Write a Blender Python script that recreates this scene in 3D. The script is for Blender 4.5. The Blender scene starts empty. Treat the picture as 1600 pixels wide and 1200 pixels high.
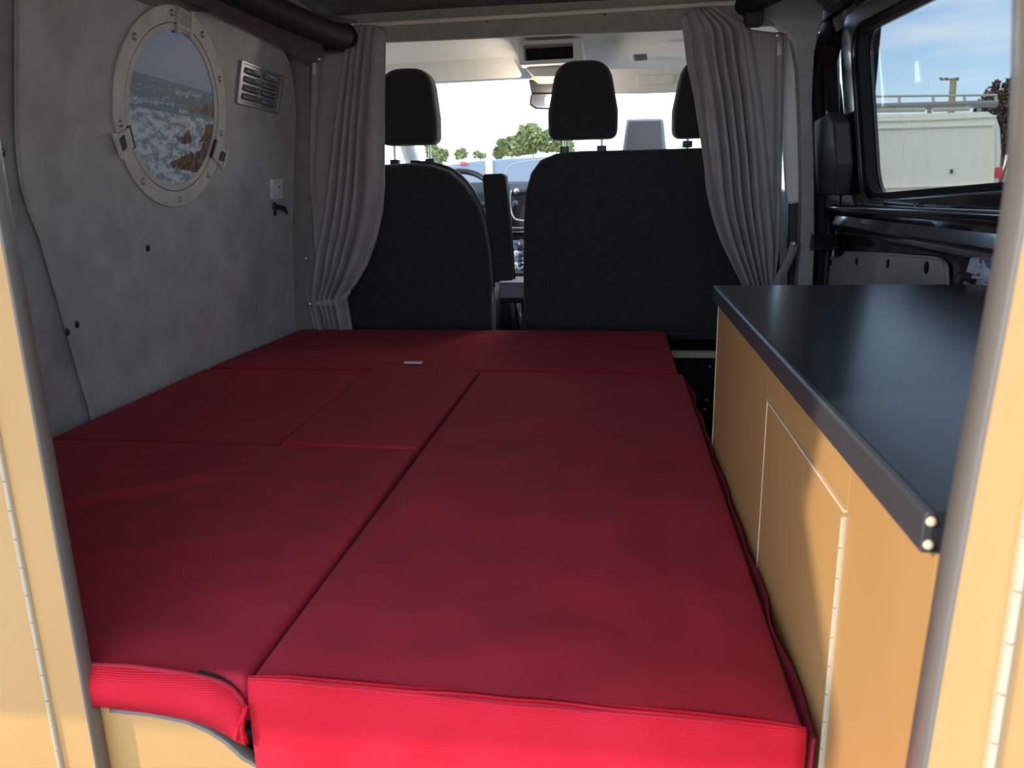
import bpy, bmesh, math, random
import numpy as np
from mathutils import Vector, Matrix, noise
random.seed(4)
R_ = math.radians
SC = bpy.context.scene
COL = SC.collection

# ------------------------------------------------------------------ camera
F = 1238.0
CAMH = 1.0
_fy = Vector((155, 325, -F)).normalized()
_up = -Vector((100, -4761, -F)).normalized()
_up = (_up - _up.dot(_fy) * _fy).normalized()
_rx = _fy.cross(_up)
ROT = Matrix((_rx, _fy, _up))            # camera space -> world
CPOS = Vector((0, 0, CAMH))
cd = bpy.data.cameras.new('camera')
cd.sensor_width = 36.0
cd.lens = F / 1600 * 36.0
cd.clip_start = 0.02
cd.clip_end = 500
cd.dof.use_dof = True
cd.dof.focus_distance = 1.9
cd.dof.aperture_fstop = 9.0
cam = bpy.data.objects.new('camera', cd)
COL.objects.link(cam)
cam.matrix_world = Matrix.Translation(CPOS) @ ROT.to_4x4()
SC.camera = cam

# ------------------------------------------------------------------ world, sun, exposure
SC.view_settings.view_transform = 'Standard'
SC.view_settings.look = 'None'
SC.view_settings.gamma = 1.0
SC.view_settings.use_curve_mapping = False
SC.view_settings.exposure = 0.84
SUN_EL, SUN_AZ = 26.0, 58.0              # azimuth counted from straight behind towards the left
SUN_STRENGTH = 2.1
SKY_STRENGTH = 2.1
w = bpy.data.worlds.new('world')
SC.world = w
w.use_nodes = True
nt = w.node_tree
nt.nodes.clear()
def N(tree, t, **k):
    n = tree.nodes.new(t)
    for a, b in k.items():
        setattr(n, a, b)
    return n
def L(tree, a, b):
    tree.links.new(a, b)
tc = N(nt, 'ShaderNodeTexCoord')
sep = N(nt, 'ShaderNodeSeparateXYZ'); L(nt, tc.outputs['Generated'], sep.inputs[0])
cr = N(nt, 'ShaderNodeValToRGB'); L(nt, sep.outputs['Z'], cr.inputs[0])
e = cr.color_ramp.elements
e[0].position = 0.0; e[0].color = (1.36, 1.38, 1.28, 1)
e[1].position = 1.0; e[1].color = (0.46, 0.56, 0.76, 1)
for p, c in ((0.06, (0.74, 1.06, 1.32, 1)), (0.2, (0.27, 0.60, 1.15, 1)), (0.45, (0.52, 0.66, 0.92, 1))):
    q = e.new(p); q.color = c
mp = N(nt, 'ShaderNodeMapping'); mp.inputs['Scale'].default_value = (1.2, 1.2, 7.0)
L(nt, tc.outputs['Generated'], mp.inputs[0])
nz = N(nt, 'ShaderNodeTexNoise'); nz.inputs['Scale'].default_value = 2.4; nz.inputs['Detail'].default_value = 7
nz.inputs['Roughness'].default_value = 0.6
L(nt, mp.outputs[0], nz.inputs['Vector'])
cc = N(nt, 'ShaderNodeValToRGB'); L(nt, nz.outputs['Fac'], cc.inputs[0])
cc.color_ramp.elements[0].position = 0.42; cc.color_ramp.elements[0].color = (0, 0, 0, 1)
cc.color_ramp.elements[1].position = 0.75; cc.color_ramp.elements[1].color = (0.7, 0.7, 0.7, 1)
mx = N(nt, 'ShaderNodeMixRGB'); L(nt, cc.outputs[0], mx.inputs[0]); L(nt, cr.outputs[0], mx.inputs[1])
mx.inputs[2].default_value = (1.3, 1.32, 1.3, 1)
bg = N(nt, 'ShaderNodeBackground'); L(nt, mx.outputs[0], bg.inputs[0]); bg.inputs[1].default_value = SKY_STRENGTH
wo = N(nt, 'ShaderNodeOutputWorld'); L(nt, bg.outputs[0], wo.inputs[0])

sd = bpy.data.lights.new('sun', 'SUN')
sd.energy = SUN_STRENGTH
sd.color = (1.0, 0.9, 0.76)
sd.angle = R_(1.2)
sun = bpy.data.objects.new('sun', sd); COL.objects.link(sun)
_d = Vector((math.sin(R_(SUN_AZ)) * math.cos(R_(SUN_EL)), math.cos(R_(SUN_AZ)) * math.cos(R_(SUN_EL)), -math.sin(R_(SUN_EL))))
sun.rotation_euler = _d.to_track_quat('-Z', 'Y').to_euler()
sun.location = (-3, -4, 6)

# ------------------------------------------------------------------ measuring helpers (photo pixel -> point on a real plane)
def ray(px, py):
    return ROT @ Vector((px - 800, 600 - py, -F))
def atx(px, py, X):
    d = ray(px, py); return CPOS + d * (X / d.x)
def aty(px, py, Y):
    d = ray(px, py); return CPOS + d * (Y / d.y)
def atz(px, py, Z):
    d = ray(px, py); return CPOS + d * ((Z - CAMH) / d.z)
def interp(x, pts):
    if x <= pts[0][0]: return pts[0][1]
    for (a, b), (c, d) in zip(pts, pts[1:]):
        if x <= c: return b + (d - b) * (x - a) / (c - a)
    return pts[-1][1]
def wall_x(Y, z):                        # the left lining leans in with height
    b = interp(Y, [(0, -1.25), (1.5, -1.255), (1.8, -1.285), (2.3, -1.25), (2.9, -1.195), (4, -1.17)])
    t = max(0.0, (z - 0.45) / 1.05)
    return b + 0.115 * t ** 1.7
def door_x(z):
    return 0.80 - 0.10 * max(0.0, z - 0.9)
def at_fn(px, py, fn):
    X = fn(2.0, 1.0)
    for _ in range(12):
        p = atx(px, py, X); X = fn(p.y, p.z)
    return atx(px, py, X)
def at_wall(px, py): return at_fn(px, py, wall_x)
def at_door(px, py): return at_fn(px, py, lambda y, z: door_x(z))

# ------------------------------------------------------------------ materials
MATS = {}
def pmat(name, col, col2=None, scale=8, detail=4, rough=0.6, metal=0.0, bump=0.0, bscale=200, stretch=(1, 1, 1),
         bstretch=None, coat=0.0, sheen=0.0, spec=0.5, ribs=None, contrast=(0.35, 0.65), rvar=0.0, emit=None):
    if name in MATS: return MATS[name]
    m = bpy.data.materials.new(name); m.use_nodes = True
    t = m.node_tree; b = t.nodes['Principled BSDF']
    b.inputs['Base Color'].default_value = (*col, 1)
    b.inputs['Roughness'].default_value = rough
    b.inputs['Metallic'].default_value = metal
    b.inputs['Specular IOR Level'].default_value = spec
    b.inputs['Coat Weight'].default_value = coat
    b.inputs['Coat Roughness'].default_value = 0.08
    b.inputs['Sheen Weight'].default_value = sheen
    if emit:
        b.inputs['Emission Color'].default_value = (*emit[0], 1); b.inputs['Emission Strength'].default_value = emit[1]
    tcn = N(t, 'ShaderNodeTexCoord')
    if col2 or rvar:
        mpn = N(t, 'ShaderNodeMapping'); mpn.inputs['Scale'].default_value = stretch
        L(t, tcn.outputs['Object'], mpn.inputs[0])
        n1 = N(t, 'ShaderNodeTexNoise'); n1.inputs['Scale'].default_value = scale; n1.inputs['Detail'].default_value = detail
        n1.inputs['Roughness'].default_value = 0.62
        L(t, mpn.outputs[0], n1.inputs['Vector'])
        r1 = N(t, 'ShaderNodeValToRGB'); L(t, n1.outputs['Fac'], r1.inputs[0])
        r1.color_ramp.elements[0].position = contrast[0]; r1.color_ramp.elements[1].position = contrast[1]
        if col2:
            r1.color_ramp.elements[0].color = (*col, 1); r1.color_ramp.elements[1].color = (*col2, 1)
            L(t, r1.outputs[0], b.inputs['Base Color'])
        if rvar:
            mr = N(t, 'ShaderNodeMapRange'); L(t, n1.outputs['Fac'], mr.inputs[0])
            mr.inputs[1].default_value = contrast[0]; mr.inputs[2].default_value = contrast[1]
            mr.inputs[3].default_value = rough - rvar; mr.inputs[4].default_value = rough + rvar
            L(t, mr.outputs[0], b.inputs['Roughness'])
    if bump:
        mpb = N(t, 'ShaderNodeMapping'); mpb.inputs['Scale'].default_value = bstretch or stretch
        L(t, tcn.outputs['Object'], mpb.inputs[0])
        if ribs:
            wv = N(t, 'ShaderNodeTexWave'); wv.bands_direction = ribs; wv.inputs['Scale'].default_value = bscale
            wv.inputs['Distortion'].default_value = 0.6
            L(t, mpb.outputs[0], wv.inputs['Vector']); out = wv.outputs['Fac']
        else:
            n2 = N(t, 'ShaderNodeTexNoise'); n2.inputs['Scale'].default_value = bscale; n2.inputs['Detail'].default_value = 3
            L(t, mpb.outputs[0], n2.inputs['Vector']); out = n2.outputs['Fac']
        bp = N(t, 'ShaderNodeBump'); bp.inputs['Strength'].default_value = bump; bp.inputs['Distance'].default_value = 0.002
        L(t, out, bp.inputs['Height']); L(t, bp.outputs[0], b.inputs['Normal'])
    MATS[name] = m
    return m
def glass_mat(name, tint, refl=0.05):
    m = bpy.data.materials.new(name); m.use_nodes = True
    t = m.node_tree; t.nodes.clear()
    tr = N(t, 'ShaderNodeBsdfTransparent'); tr.inputs[0].default_value = (*tint, 1)
    gl = N(t, 'ShaderNodeBsdfGlossy'); gl.inputs['Roughness'].default_value = 0.02
    lw = N(t, 'ShaderNodeLayerWeight'); lw.inputs['Blend'].default_value = 0.5
    pw = N(t, 'ShaderNodeMath', operation='POWER'); L(t, lw.outputs['Facing'], pw.inputs[0]); pw.inputs[1].default_value = 4.0
    fr = N(t, 'ShaderNodeMath', operation='MULTIPLY_ADD'); L(t, pw.outputs[0], fr.inputs[0]); fr.inputs[1].default_value = 0.35; fr.inputs[2].default_value = 0.02
    mi = N(t, 'ShaderNodeMixShader'); L(t, fr.outputs[0], mi.inputs[0]); L(t, tr.outputs[0], mi.inputs[1]); L(t, gl.outputs[0], mi.inputs[2])
    o = N(t, 'ShaderNodeOutputMaterial'); L(t, mi.outputs[0], o.inputs[0])
    MATS[name] = m
    return m

M_wall = pmat('grey_vinyl_lining', (0.37, 0.352, 0.32), (0.56, 0.535, 0.49), scale=9, detail=10, rough=0.55, bump=0.25, bscale=260, contrast=(0.3, 0.72))
M_wallr = pmat('grey_vinyl_lining_rear', (0.31, 0.295, 0.268), (0.54, 0.516, 0.473), scale=9, detail=10, rough=0.6, bump=0.25, bscale=260, contrast=(0.3, 0.72))
M_cloth = pmat('taupe_lining_carpet', (0.22, 0.195, 0.168), (0.28, 0.25, 0.215), scale=30, rough=0.95, bump=0.5, bscale=500)
M_pillar = pmat('grey_pillar_carpet', (0.40, 0.38, 0.365), (0.48, 0.46, 0.445), scale=14, rough=0.9, bump=0.4, bscale=400)
M_ceil = pmat('dark_headlining', (0.13, 0.12, 0.112), (0.28, 0.262, 0.25), scale=3, rough=0.9, bump=0.4, bscale=350, contrast=(0.4, 0.6))
M_cabliner = pmat('cream_headlining', (0.90, 0.87, 0.80), (0.92, 0.89, 0.83), scale=30, rough=0.9, bump=0.2, bscale=400)
M_cabgrey = pmat('grey_cab_trim', (0.74, 0.72, 0.68), (0.78, 0.76, 0.72), scale=30, rough=0.8, bump=0.15, bscale=400)
M_beige = pmat('beige_trim', (0.84, 0.72, 0.56), (0.88, 0.77, 0.62), scale=20, rough=0.6)
M_headboard = pmat('taupe_header_board', (0.32, 0.29, 0.235), (0.38, 0.345, 0.285), scale=40, rough=0.9, bump=0.5, bscale=500)
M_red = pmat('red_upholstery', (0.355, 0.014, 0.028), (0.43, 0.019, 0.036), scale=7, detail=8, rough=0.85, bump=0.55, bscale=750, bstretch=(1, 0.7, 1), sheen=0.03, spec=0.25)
M_redsunlit = pmat('red_ribbed_upholstery_sunlit', (0.64, 0.014, 0.028), (0.70, 0.020, 0.040), scale=10, rough=0.9, bump=0.5, bscale=130, ribs='Z', spec=0.15)  # cushion red made brighter to paint in sun on the front faces
M_reddark = pmat('dark_red_seam', (0.2, 0.008, 0.02), rough=0.9)
M_black = pmat('black_lining', (0.012, 0.011, 0.012), rough=0.9)
M_seat = pmat('black_seat_fabric', (0.020, 0.0175, 0.017), (0.030, 0.027, 0.0265), scale=60, rough=0.9, bump=0.5, bscale=450, sheen=0.25)
M_seatside = pmat('dark_blue_grey_vinyl', (0.035, 0.042, 0.055), rough=0.45)
M_curtain = pmat('taupe_curtain_cloth', (0.35, 0.30, 0.285), (0.40, 0.35, 0.33), scale=12, rough=0.8, bump=0.3, bscale=700, sheen=0.2)
M_wood = pmat('lacquered_birch', (0.49, 0.255, 0.082), (0.54, 0.30, 0.108), scale=5, detail=8, rough=0.42, stretch=(1, 1, 0.45), bump=0.08, bscale=300, contrast=(0.25, 0.75))
M_woodedge = pmat('pale_birch_edge', (0.8, 0.62, 0.38), (0.86, 0.7, 0.46), scale=60, rough=0.5, stretch=(1, 1, 0.2))
M_edging = pmat('grey_plastic_edging', (0.15, 0.128, 0.105), rough=0.35, rvar=0.08, scale=30)
M_worktop = pmat('black_worktop', (0.023, 0.027, 0.032), (0.028, 0.032, 0.038), scale=5, detail=5, rough=0.22, spec=0.26, contrast=(0.3, 0.7))
M_worktopedge = pmat('dark_grey_worktop_edge', (0.06, 0.06, 0.062), rough=0.3)
M_paint = pmat('dark_brown_gloss_paint', (0.030, 0.021, 0.018), rough=0.22, coat=0.8)
M_rubber = pmat('black_rubber', (0.010, 0.010, 0.010), rough=0.72, spec=0.3)
M_plastic = pmat('black_plastic', (0.018, 0.018, 0.019), rough=0.4)
M_doorplastic = pmat('dark_grey_plastic', (0.045, 0.043, 0.045), rough=0.5, bump=0.1, bscale=400)
M_steel = pmat('brushed_steel', (0.72, 0.70, 0.66), rough=0.3, metal=0.85)
M_alu = pmat('aluminium_sheet', (0.34, 0.33, 0.345), (0.42, 0.41, 0.42), scale=30, rough=0.35, metal=0.7)
M_hinge = pmat('piano_hinge_steel', (0.50, 0.41, 0.28), rough=0.5)
M_porth = pmat('pewter_printed_ring', (0.52, 0.48, 0.42), (0.68, 0.63, 0.56), scale=14, detail=9, rough=0.5)
M_line = pmat('dark_outline', (0.06, 0.055, 0.05), rough=0.6)
M_rivet = pmat('silver_rivet', (0.42, 0.41, 0.38), rough=0.3, metal=0.4)
M_white = pmat('white_plastic', (0.75, 0.73, 0.66), rough=0.4)
M_label = pmat('white_label', (0.9, 0.84, 0.84), (0.6, 0.54, 0.56), scale=260, rough=0.7)
M_screen = pmat('tablet_grey', (0.2, 0.2, 0.215), rough=0.5)
M_screenrim = pmat('pale_case_rim', (0.5, 0.55, 0.6), rough=0.35)
M_vinyl = pmat('grey_console_vinyl', (0.20, 0.19, 0.2), rough=0.6, bump=0.1, bscale=300)
M_dash = pmat('black_dashboard', (0.02, 0.021, 0.025), rough=0.5, bump=0.1, bscale=300)
M_dashblue = pmat('blue_grey_dash_trim', (0.14, 0.18, 0.26), rough=0.35)
M_ply = pmat('grey_board', (0.42, 0.39, 0.35), (0.52, 0.485, 0.45), scale=9, detail=8, rough=0.75, bump=0.2, bscale=250)
M_plyedge = pmat('worn_board_rim', (0.42, 0.4, 0.37), rough=0.6)
M_carwhite = pmat('white_van_paint', (0.93, 0.92, 0.76), rough=0.35, coat=0.3)
M_carsilver = pmat('silver_blue_paint', (0.15, 0.18, 0.235), rough=0.35, metal=0.2, coat=0.5)
M_carpale = pmat('pale_vehicle_panel', (0.6, 0.58, 0.5), rough=0.4)
M_lampred = pmat('red_lamp_lens', (0.8, 0.03, 0.05), rough=0.2, coat=0.5)
M_lampamber = pmat('amber_lamp_lens', (0.9, 0.42, 0.2), rough=0.35, emit=((1.0, 0.45, 0.22), 0.5))
M_rack = pmat('galvanised_rack', (0.55, 0.55, 0.45), rough=0.45, metal=0.2)
M_rackgrey = pmat('grey_rack_beam', (0.3, 0.31, 0.3), rough=0.5)
M_asphalt = pmat('pale_gravel_ground', (0.44, 0.41, 0.36), (0.52, 0.49, 0.43), scale=4, detail=10, rough=0.95)
M_leafA = pmat('spring_green_leaves', (0.13, 0.155, 0.04), (0.27, 0.28, 0.10), scale=1.2, rough=0.7)
M_leafB = pmat('brown_purple_leaves', (0.10, 0.06, 0.045), (0.17, 0.11, 0.08), scale=1.5, rough=0.8)
M_bark = pmat('grey_bark', (0.16, 0.12, 0.085), (0.24, 0.19, 0.14), scale=6, rough=0.9)
M_pole = pmat('weathered_pole_wood', (0.42, 0.34, 0.2), (0.5, 0.41, 0.26), scale=3, rough=0.85)
M_pattern = pmat('white_navy_print', (0.62, 0.64, 0.72), (0.13, 0.15, 0.3), scale=30, detail=2, rough=0.85, contrast=(0.52, 0.56))
M_papers = pmat('blue_white_print', (0.7, 0.72, 0.8), (0.10, 0.14, 0.3), scale=28, detail=2, rough=0.7, contrast=(0.5, 0.55))
M_floor = pmat('dark_van_floor', (0.02, 0.019, 0.018), rough=0.8)
M_mirror = pmat('mirror_glass', (0.75, 0.78, 0.85), rough=0.05, metal=0.9)
G_wind = glass_mat('clear_windscreen_glass', (0.94, 0.97, 0.965))
G_side = glass_mat('tinted_side_glass', (0.465, 0.465, 0.455))
G_cab = glass_mat('clear_door_glass', (0.95, 0.97, 0.97))

# ------------------------------------------------------------------ object helpers
WL = {}
def wloc(o): return WL.get(o.name, Vector((0, 0, 0)))
def tag(o, label=None, cat=None, group=None, kind=None):
    if label: o['label'] = label
    if cat: o['category'] = cat
    if group: o['group'] = group
    if kind: o['kind'] = kind
    return o
def thing(name, label, cat, loc=(0, 0, 0), group=None, kind=None):
    o = bpy.data.objects.new(name, None); COL.objects.link(o)
    o.empty_display_size = 0.05
    o.location = loc; WL[o.name] = Vector(loc)
    return tag(o, label, cat, group, kind)
def link(name, me, mat, parent=None, origin=None):
    o = bpy.data.objects.new(name, me); COL.objects.link(o)
    if mat is not None and not me.materials: me.materials.append(mat)
    if parent is not None:
        me.transform(Matrix.Translation(-wloc(parent))); o.parent = parent; WL[o.name] = wloc(parent)
    else:
        if origin is None:
            n = len(me.vertices); a = np.empty(n * 3); me.vertices.foreach_get('co', a); a = a.reshape(-1, 3)
            origin = ((a[:, 0].min() + a[:, 0].max()) / 2, (a[:, 1].min() + a[:, 1].max()) / 2, a[:, 2].min())
        origin = Vector(origin)
        me.transform(Matrix.Translation(-origin)); o.location = origin; WL[o.name] = origin
    return o
def smooth(me, ang=35):
    me.polygons.foreach_set('use_smooth', [True] * len(me.polygons))
    me.set_sharp_from_angle(angle=R_(ang))
def finish(o, wn=True):
    if wn:
        m = o.modifiers.new('wn', 'WEIGHTED_NORMAL'); m.keep_sharp = True
    return o
def from_data(name, vs, fs, mat, parent=None, sm=True, ang=50, origin=None):
    me = bpy.data.meshes.new(name); me.from_pydata([tuple(v) for v in vs], [], fs); me.update()
    bm = bmesh.new(); bm.from_mesh(me); bmesh.ops.recalc_face_normals(bm, faces=bm.faces); bm.to_mesh(me); bm.free()
    if sm: smooth(me, ang)
    return link(name, me, mat, parent, origin)
def from_bm(name, bm, mat, parent=None, sm=True, ang=35, wn=True, origin=None):
    me = bpy.data.meshes.new(name); bm.to_mesh(me); bm.free()
    if sm: smooth(me, ang)
    return finish(link(name, me, mat, parent, origin), wn)
def bm_box(bm, lo, hi, bev=0.0, seg=2):
    c = [(a + b) / 2 for a, b in zip(lo, hi)]; s = [abs(b - a) for a, b in zip(lo, hi)]
    r = bmesh.ops.create_cube(bm, size=1.0, matrix=Matrix.Translation(c) @ Matrix.Diagonal((*s, 1)))
    if bev:
        es = set()
        for v in r['verts']: es.update(v.link_edges)
        bmesh.ops.bevel(bm, geom=list(es), offset=bev, segments=seg, profile=0.5, affect='EDGES')
def box(name, lo, hi, mat, parent=None, bev=0.003, seg=2):
    bm = bmesh.new(); bm_box(bm, lo, hi, bev, seg)
    return from_bm(name, bm, mat, parent)
def rounded(pts, radii, n=6):                 # round the corners of a closed polygon
    out = []
    K = len(pts)
    for i in range(K):
        p = Vector(pts[i]); a = Vector(pts[i - 1]); b = Vector(pts[(i + 1) % K])
        r = radii[i] if hasattr(radii, '__len__') else radii
        if r <= 0: out.append(tuple(p)); continue
        d1 = (a - p); d2 = (b - p); l1 = d1.length; l2 = d2.length; d1 /= l1; d2 /= l2
        ang = d1.angle(d2) / 2
        t = min(r / math.tan(ang), l1 * 0.48, l2 * 0.48)
        q1 = p + d1 * t; q2 = p + d2 * t
        for k in range(n + 1):
            s = k / n
            out.append(tuple(q1 * (1 - s) ** 2 + p * 2 * s * (1 - s) + q2 * s ** 2))
    return out
AX = {'X': lambda a, b, c: Vector((c, a, b)), 'Y': lambda a, b, c: Vector((a, c, b)), 'Z': lambda a, b, c: Vector((a, b, c))}
def bm_prism(bm, pts, t0, t1, axis='Y', bev=0.0, seg=3, fn=None):
    f = fn or AX[axis]
    v0 = [bm.verts.new(f(a, b, t0)) for a, b in pts]
    v1 = [bm.verts.new(f(a, b, t1)) for a, b in pts]
    n = len(pts)
    c0 = bm.faces.new(v0); c1 = bm.faces.new(v1[::-1])
    for i in range(n):
        bm.faces.new((v0[i], v1[i], v1[(i + 1) % n], v0[(i + 1) % n]))
    bmesh.ops.recalc_face_normals(bm, faces=bm.faces)
    if bev:
        es = list(c0.edges) + list(c1.edges)
        bmesh.ops.bevel(bm, geom=es, offset=bev, segments=seg, profile=0.5, affect='EDGES', clamp_overlap=True)
def prism(name, pts, t0, t1, axis, mat, parent=None, bev=0.0, seg=3, fn=None, ang=35):
    bm = bmesh.new(); bm_prism(bm, pts, t0, t1, axis, bev, seg, fn)
    return from_bm(name, bm, mat, parent, ang=ang)
def ring_prism(name, outer, inner, t0, t1, axis, mat, parent=None, fn=None, bev=0):
    """flat ring between two outlines with equal point counts, given thickness"""
    f = fn or AX[axis]; n = len(outer)
    vs = []
    for t in (t0, t1):
        vs += [f(a, b, t) for a, b in outer]; vs += [f(a, b, t) for a, b in inner]
    fs = []
    for i in range(n):
        j = (i + 1) % n
        fs += [(i, j, n + j, n + i), (2 * n + i, 3 * n + i, 3 * n + j, 2 * n + j), (i, 2 * n + i, 2 * n + j, j), (n + i, n + j, 3 * n + j, 3 * n + i)]
    o = from_data(name, vs, fs, mat, parent, ang=40)
    if bev:
        m = o.modifiers.new('b', 'BEVEL'); m.width = bev; m.segments = 3; m.limit_method = 'ANGLE'; m.angle_limit = R_(50)
        finish(o)
    return o
def bm_tube(bm, path, r, n=12, cap=True):
    path = [Vector(p) for p in path]; rings = []
    up = Vector((0.13, 0.21, 0.97)).normalized()
    for i, p in enumerate(path):
        a = path[max(i - 1, 0)]; b = path[min(i + 1, len(path) - 1)]
        d = (b - a).normalized()
        x = d.cross(up)
        if x.length < 0.1: x = d.cross(Vector((1, 0, 0)))
        x.normalize(); y = d.cross(x)
        rr = r[i] if hasattr(r, '__len__') else r
        rings.append([bm.verts.new(p + (x * math.cos(2 * math.pi * k / n) + y * math.sin(2 * math.pi * k / n)) * rr) for k in range(n)])
    for A, B in zip(rings, rings[1:]):
        for k in range(n):
            bm.faces.new((A[k], A[(k + 1) % n], B[(k + 1) % n], B[k]))
    if cap:
        bm.faces.new(rings[0][::-1]); bm.faces.new(rings[-1])
    bmesh.ops.recalc_face_normals(bm, faces=bm.faces)
def tube(name, path, r, mat, parent=None, n=12):
    bm = bmesh.new(); bm_tube(bm, path, r, n)
    return from_bm(name, bm, mat, parent, ang=50, wn=False)
def spline(pts, n=8):
    pts = [Vector(p) for p in pts]; out = []
    P = [pts[0]] + pts + [pts[-1]]
    for i in range(1, len(P) - 2):
        for k in range(n):
            t = k / n; a, b, c, d = P[i - 1], P[i], P[i + 1], P[i + 2]
            out.append(0.5 * ((2 * b) + (c - a) * t + (2 * a - 5 * b + 4 * c - d) * t * t + (3 * b - a - 3 * c + d) * t ** 3))
    out.append(pts[-1]); return out
def dome(name, c, nrm, r, h, mat, parent, n=12):
    nrm = Vector(nrm).normalized(); x = nrm.orthogonal().normalized(); y = nrm.cross(x); c = Vector(c)
    vs = []; fs = []
    for q, (rr, hh) in enumerate(((1, 0), (0.95, .35), (.7, .75), (.35, .95))):
        vs += [c + (x * math.cos(2 * math.pi * k / n) + y * math.sin(2 * math.pi * k / n)) * r * rr + nrm * h * hh for k in range(n)]
    vs.append(c + nrm * h)
    for q in range(3):
        for k in range(n):
            fs.append((q * n + k, q * n + (k + 1) % n, (q + 1) * n + (k + 1) % n, (q + 1) * n + k))
    for k in range(n): fs.append((3 * n + k, 3 * n + (k + 1) % n, 4 * n))
    fs.append(tuple(range(n))[::-1])
    return from_data(name, vs, fs, mat, parent, ang=60)
def copy_tree(o, loc=None, parent=None):
    c = o.copy(); COL.objects.link(c)
    if parent is not None: c.parent = parent
    if loc is not None: c.location = loc
    WL[c.name] = Vector(c.location) if parent is None else wloc(parent)
    for ch in [x for x in COL.objects if x.parent == o]: copy_tree(ch, None, c)
    return c
def quadmap(c4, u, v):                    # c4: near-left, near-right, far-right, far-left
    a, b, c, d = [Vector(q) for q in c4]
    return (a * (1 - u) + b * u) * (1 - v) + (d * (1 - u) + c * u) * v
def slab(name, c4, z0, z1, r, mat, parent, nx=24, ny=24, puff=0.004, wrinkle=0.003, seed=0, skew=None, rb=None, creases=()):
    """cushion: rounded box over a quadrilateral footprint"""
    a, b, c, d = [Vector(q) for q in c4]
    W = ((b - a).length + (c - d).length) / 2; D = ((d - a).length + (c - b).length) / 2; H = z1 - z0
    def axis(Ln, n, r):
        e = [0, r * 0.12, r * 0.3, r * 0.6, r]
        return e + [r + (Ln - 2 * r) * k / n for k in range(1, n)] + [Ln - q for q in e[::-1]]
    xs = axis(W, nx, r); ys = axis(D, ny, r); zs = axis(H, 2, min(r, H * 0.45))
    idx = {}; vs = []; fs = []
    nxx, nyy, nzz = len(xs), len(ys), len(zs)
    rr = min(r, H * 0.45)
    def vert(i, j, k):
        if (i, j, k) in idx: return idx[(i, j, k)]
        p = Vector((xs[i], ys[j], zs[k]))
        q = Vector((min(max(p.x, rr), W - rr), min(max(p.y, rr), D - rr), min(max(p.z, rr), H - rr)))
        dlt = p - q
        if dlt.length > 1e-9: p = q + dlt.normalized() * rr
        u, v = p.x / W, p.y / D
        g = quadmap(c4, u, v)
        z = z0 + p.z
        if k == nzz - 1 or p.z > H - rr * 0.9:
            ed = min(1, min(u, 1 - u) * W / 0.06) * min(1, min(v, 1 - v) * D / 0.06)
            z += puff * (ed ** 0.5)
            z += wrinkle * ed * (noise.noise(Vector((g.x * 4 + seed, g.y * 5, seed * 3.1))) + 0.6 * noise.noise(Vector((g.x * 13 + g.y * 5, g.y * 11 - g.x * 6 + seed, 1.3))))
            for (ax, ay, bx, by, wd, am) in creases:
                A = Vector((ax, ay)); B = Vector((bx, by)); G = Vector((g.x, g.y)); t = max(0, min(1, (G - A).dot(B - A) / (B - A).length_squared))
                dd = (G - (A + (B - A) * t)).length
                z += am * math.exp(-(dd / wd) ** 2) * math.sin(math.pi * min(1, max(0, t * 0.9 + 0.05)))
        idx[(i, j, k)] = len(vs); vs.append(Vector((g.x, g.y, z)))
        return idx[(i, j, k)]
    for k in (0, nzz - 1):
        for i in range(nxx - 1):
            for j in range(nyy - 1):
                f = (vert(i, j, k), vert(i + 1, j, k), vert(i + 1, j + 1, k), vert(i, j + 1, k)); fs.append(f if k else f[::-1])
    for k in range(nzz - 1):
        for i in range(nxx - 1):
            fs.append((vert(i, 0, k), vert(i + 1, 0, k), vert(i + 1, 0, k + 1), vert(i, 0, k + 1)))
            fs.append((vert(i, nyy - 1, k), vert(i, nyy - 1, k + 1), vert(i + 1, nyy - 1, k + 1), vert(i + 1, nyy - 1, k)))
        for j in range(nyy - 1):
            fs.append((vert(0, j, k), vert(0, j, k + 1), vert(0, j + 1, k + 1), vert(0, j + 1, k)))
            fs.append((vert(nxx - 1, j, k), vert(nxx - 1, j + 1, k), vert(nxx - 1, j + 1, k + 1), vert(nxx - 1, j, k + 1)))
    return from_data(name, vs, fs, mat, parent, ang=180)
def ribbon(name, top, bot, mat, parent, th=0.003):
    """strip between two polylines, solidified"""
    n = len(top); vs = [Vector(p) for p in top] + [Vector(p) for p in bot]
    fs = [(i, i + 1, n + i + 1, n + i) for i in range(n - 1)]
    o = from_data(name, vs, fs, mat, parent, ang=60)
    m = o.modifiers.new('s', 'SOLIDIFY'); m.thickness = th; m.offset = 0
    return o

# ================================================================== SETTING
# ground outside
g = from_data('ground', [(-150, -60, -0.7), (150, -60, -0.7), (150, 250, -0.7), (-150, 250, -0.7)], [(0, 1, 2, 3)], M_asphalt, sm=False)
tag(g, 'pale gravel car park ground outside the van', 'ground', kind='structure')

# floor
o = box('floor', (-1.3, 0.1, -0.06), (0.86, 4.7, 0.0), M_floor, bev=0)
tag(o, 'dark van floor below bed and kitchen unit', 'floor', kind='structure')

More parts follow.
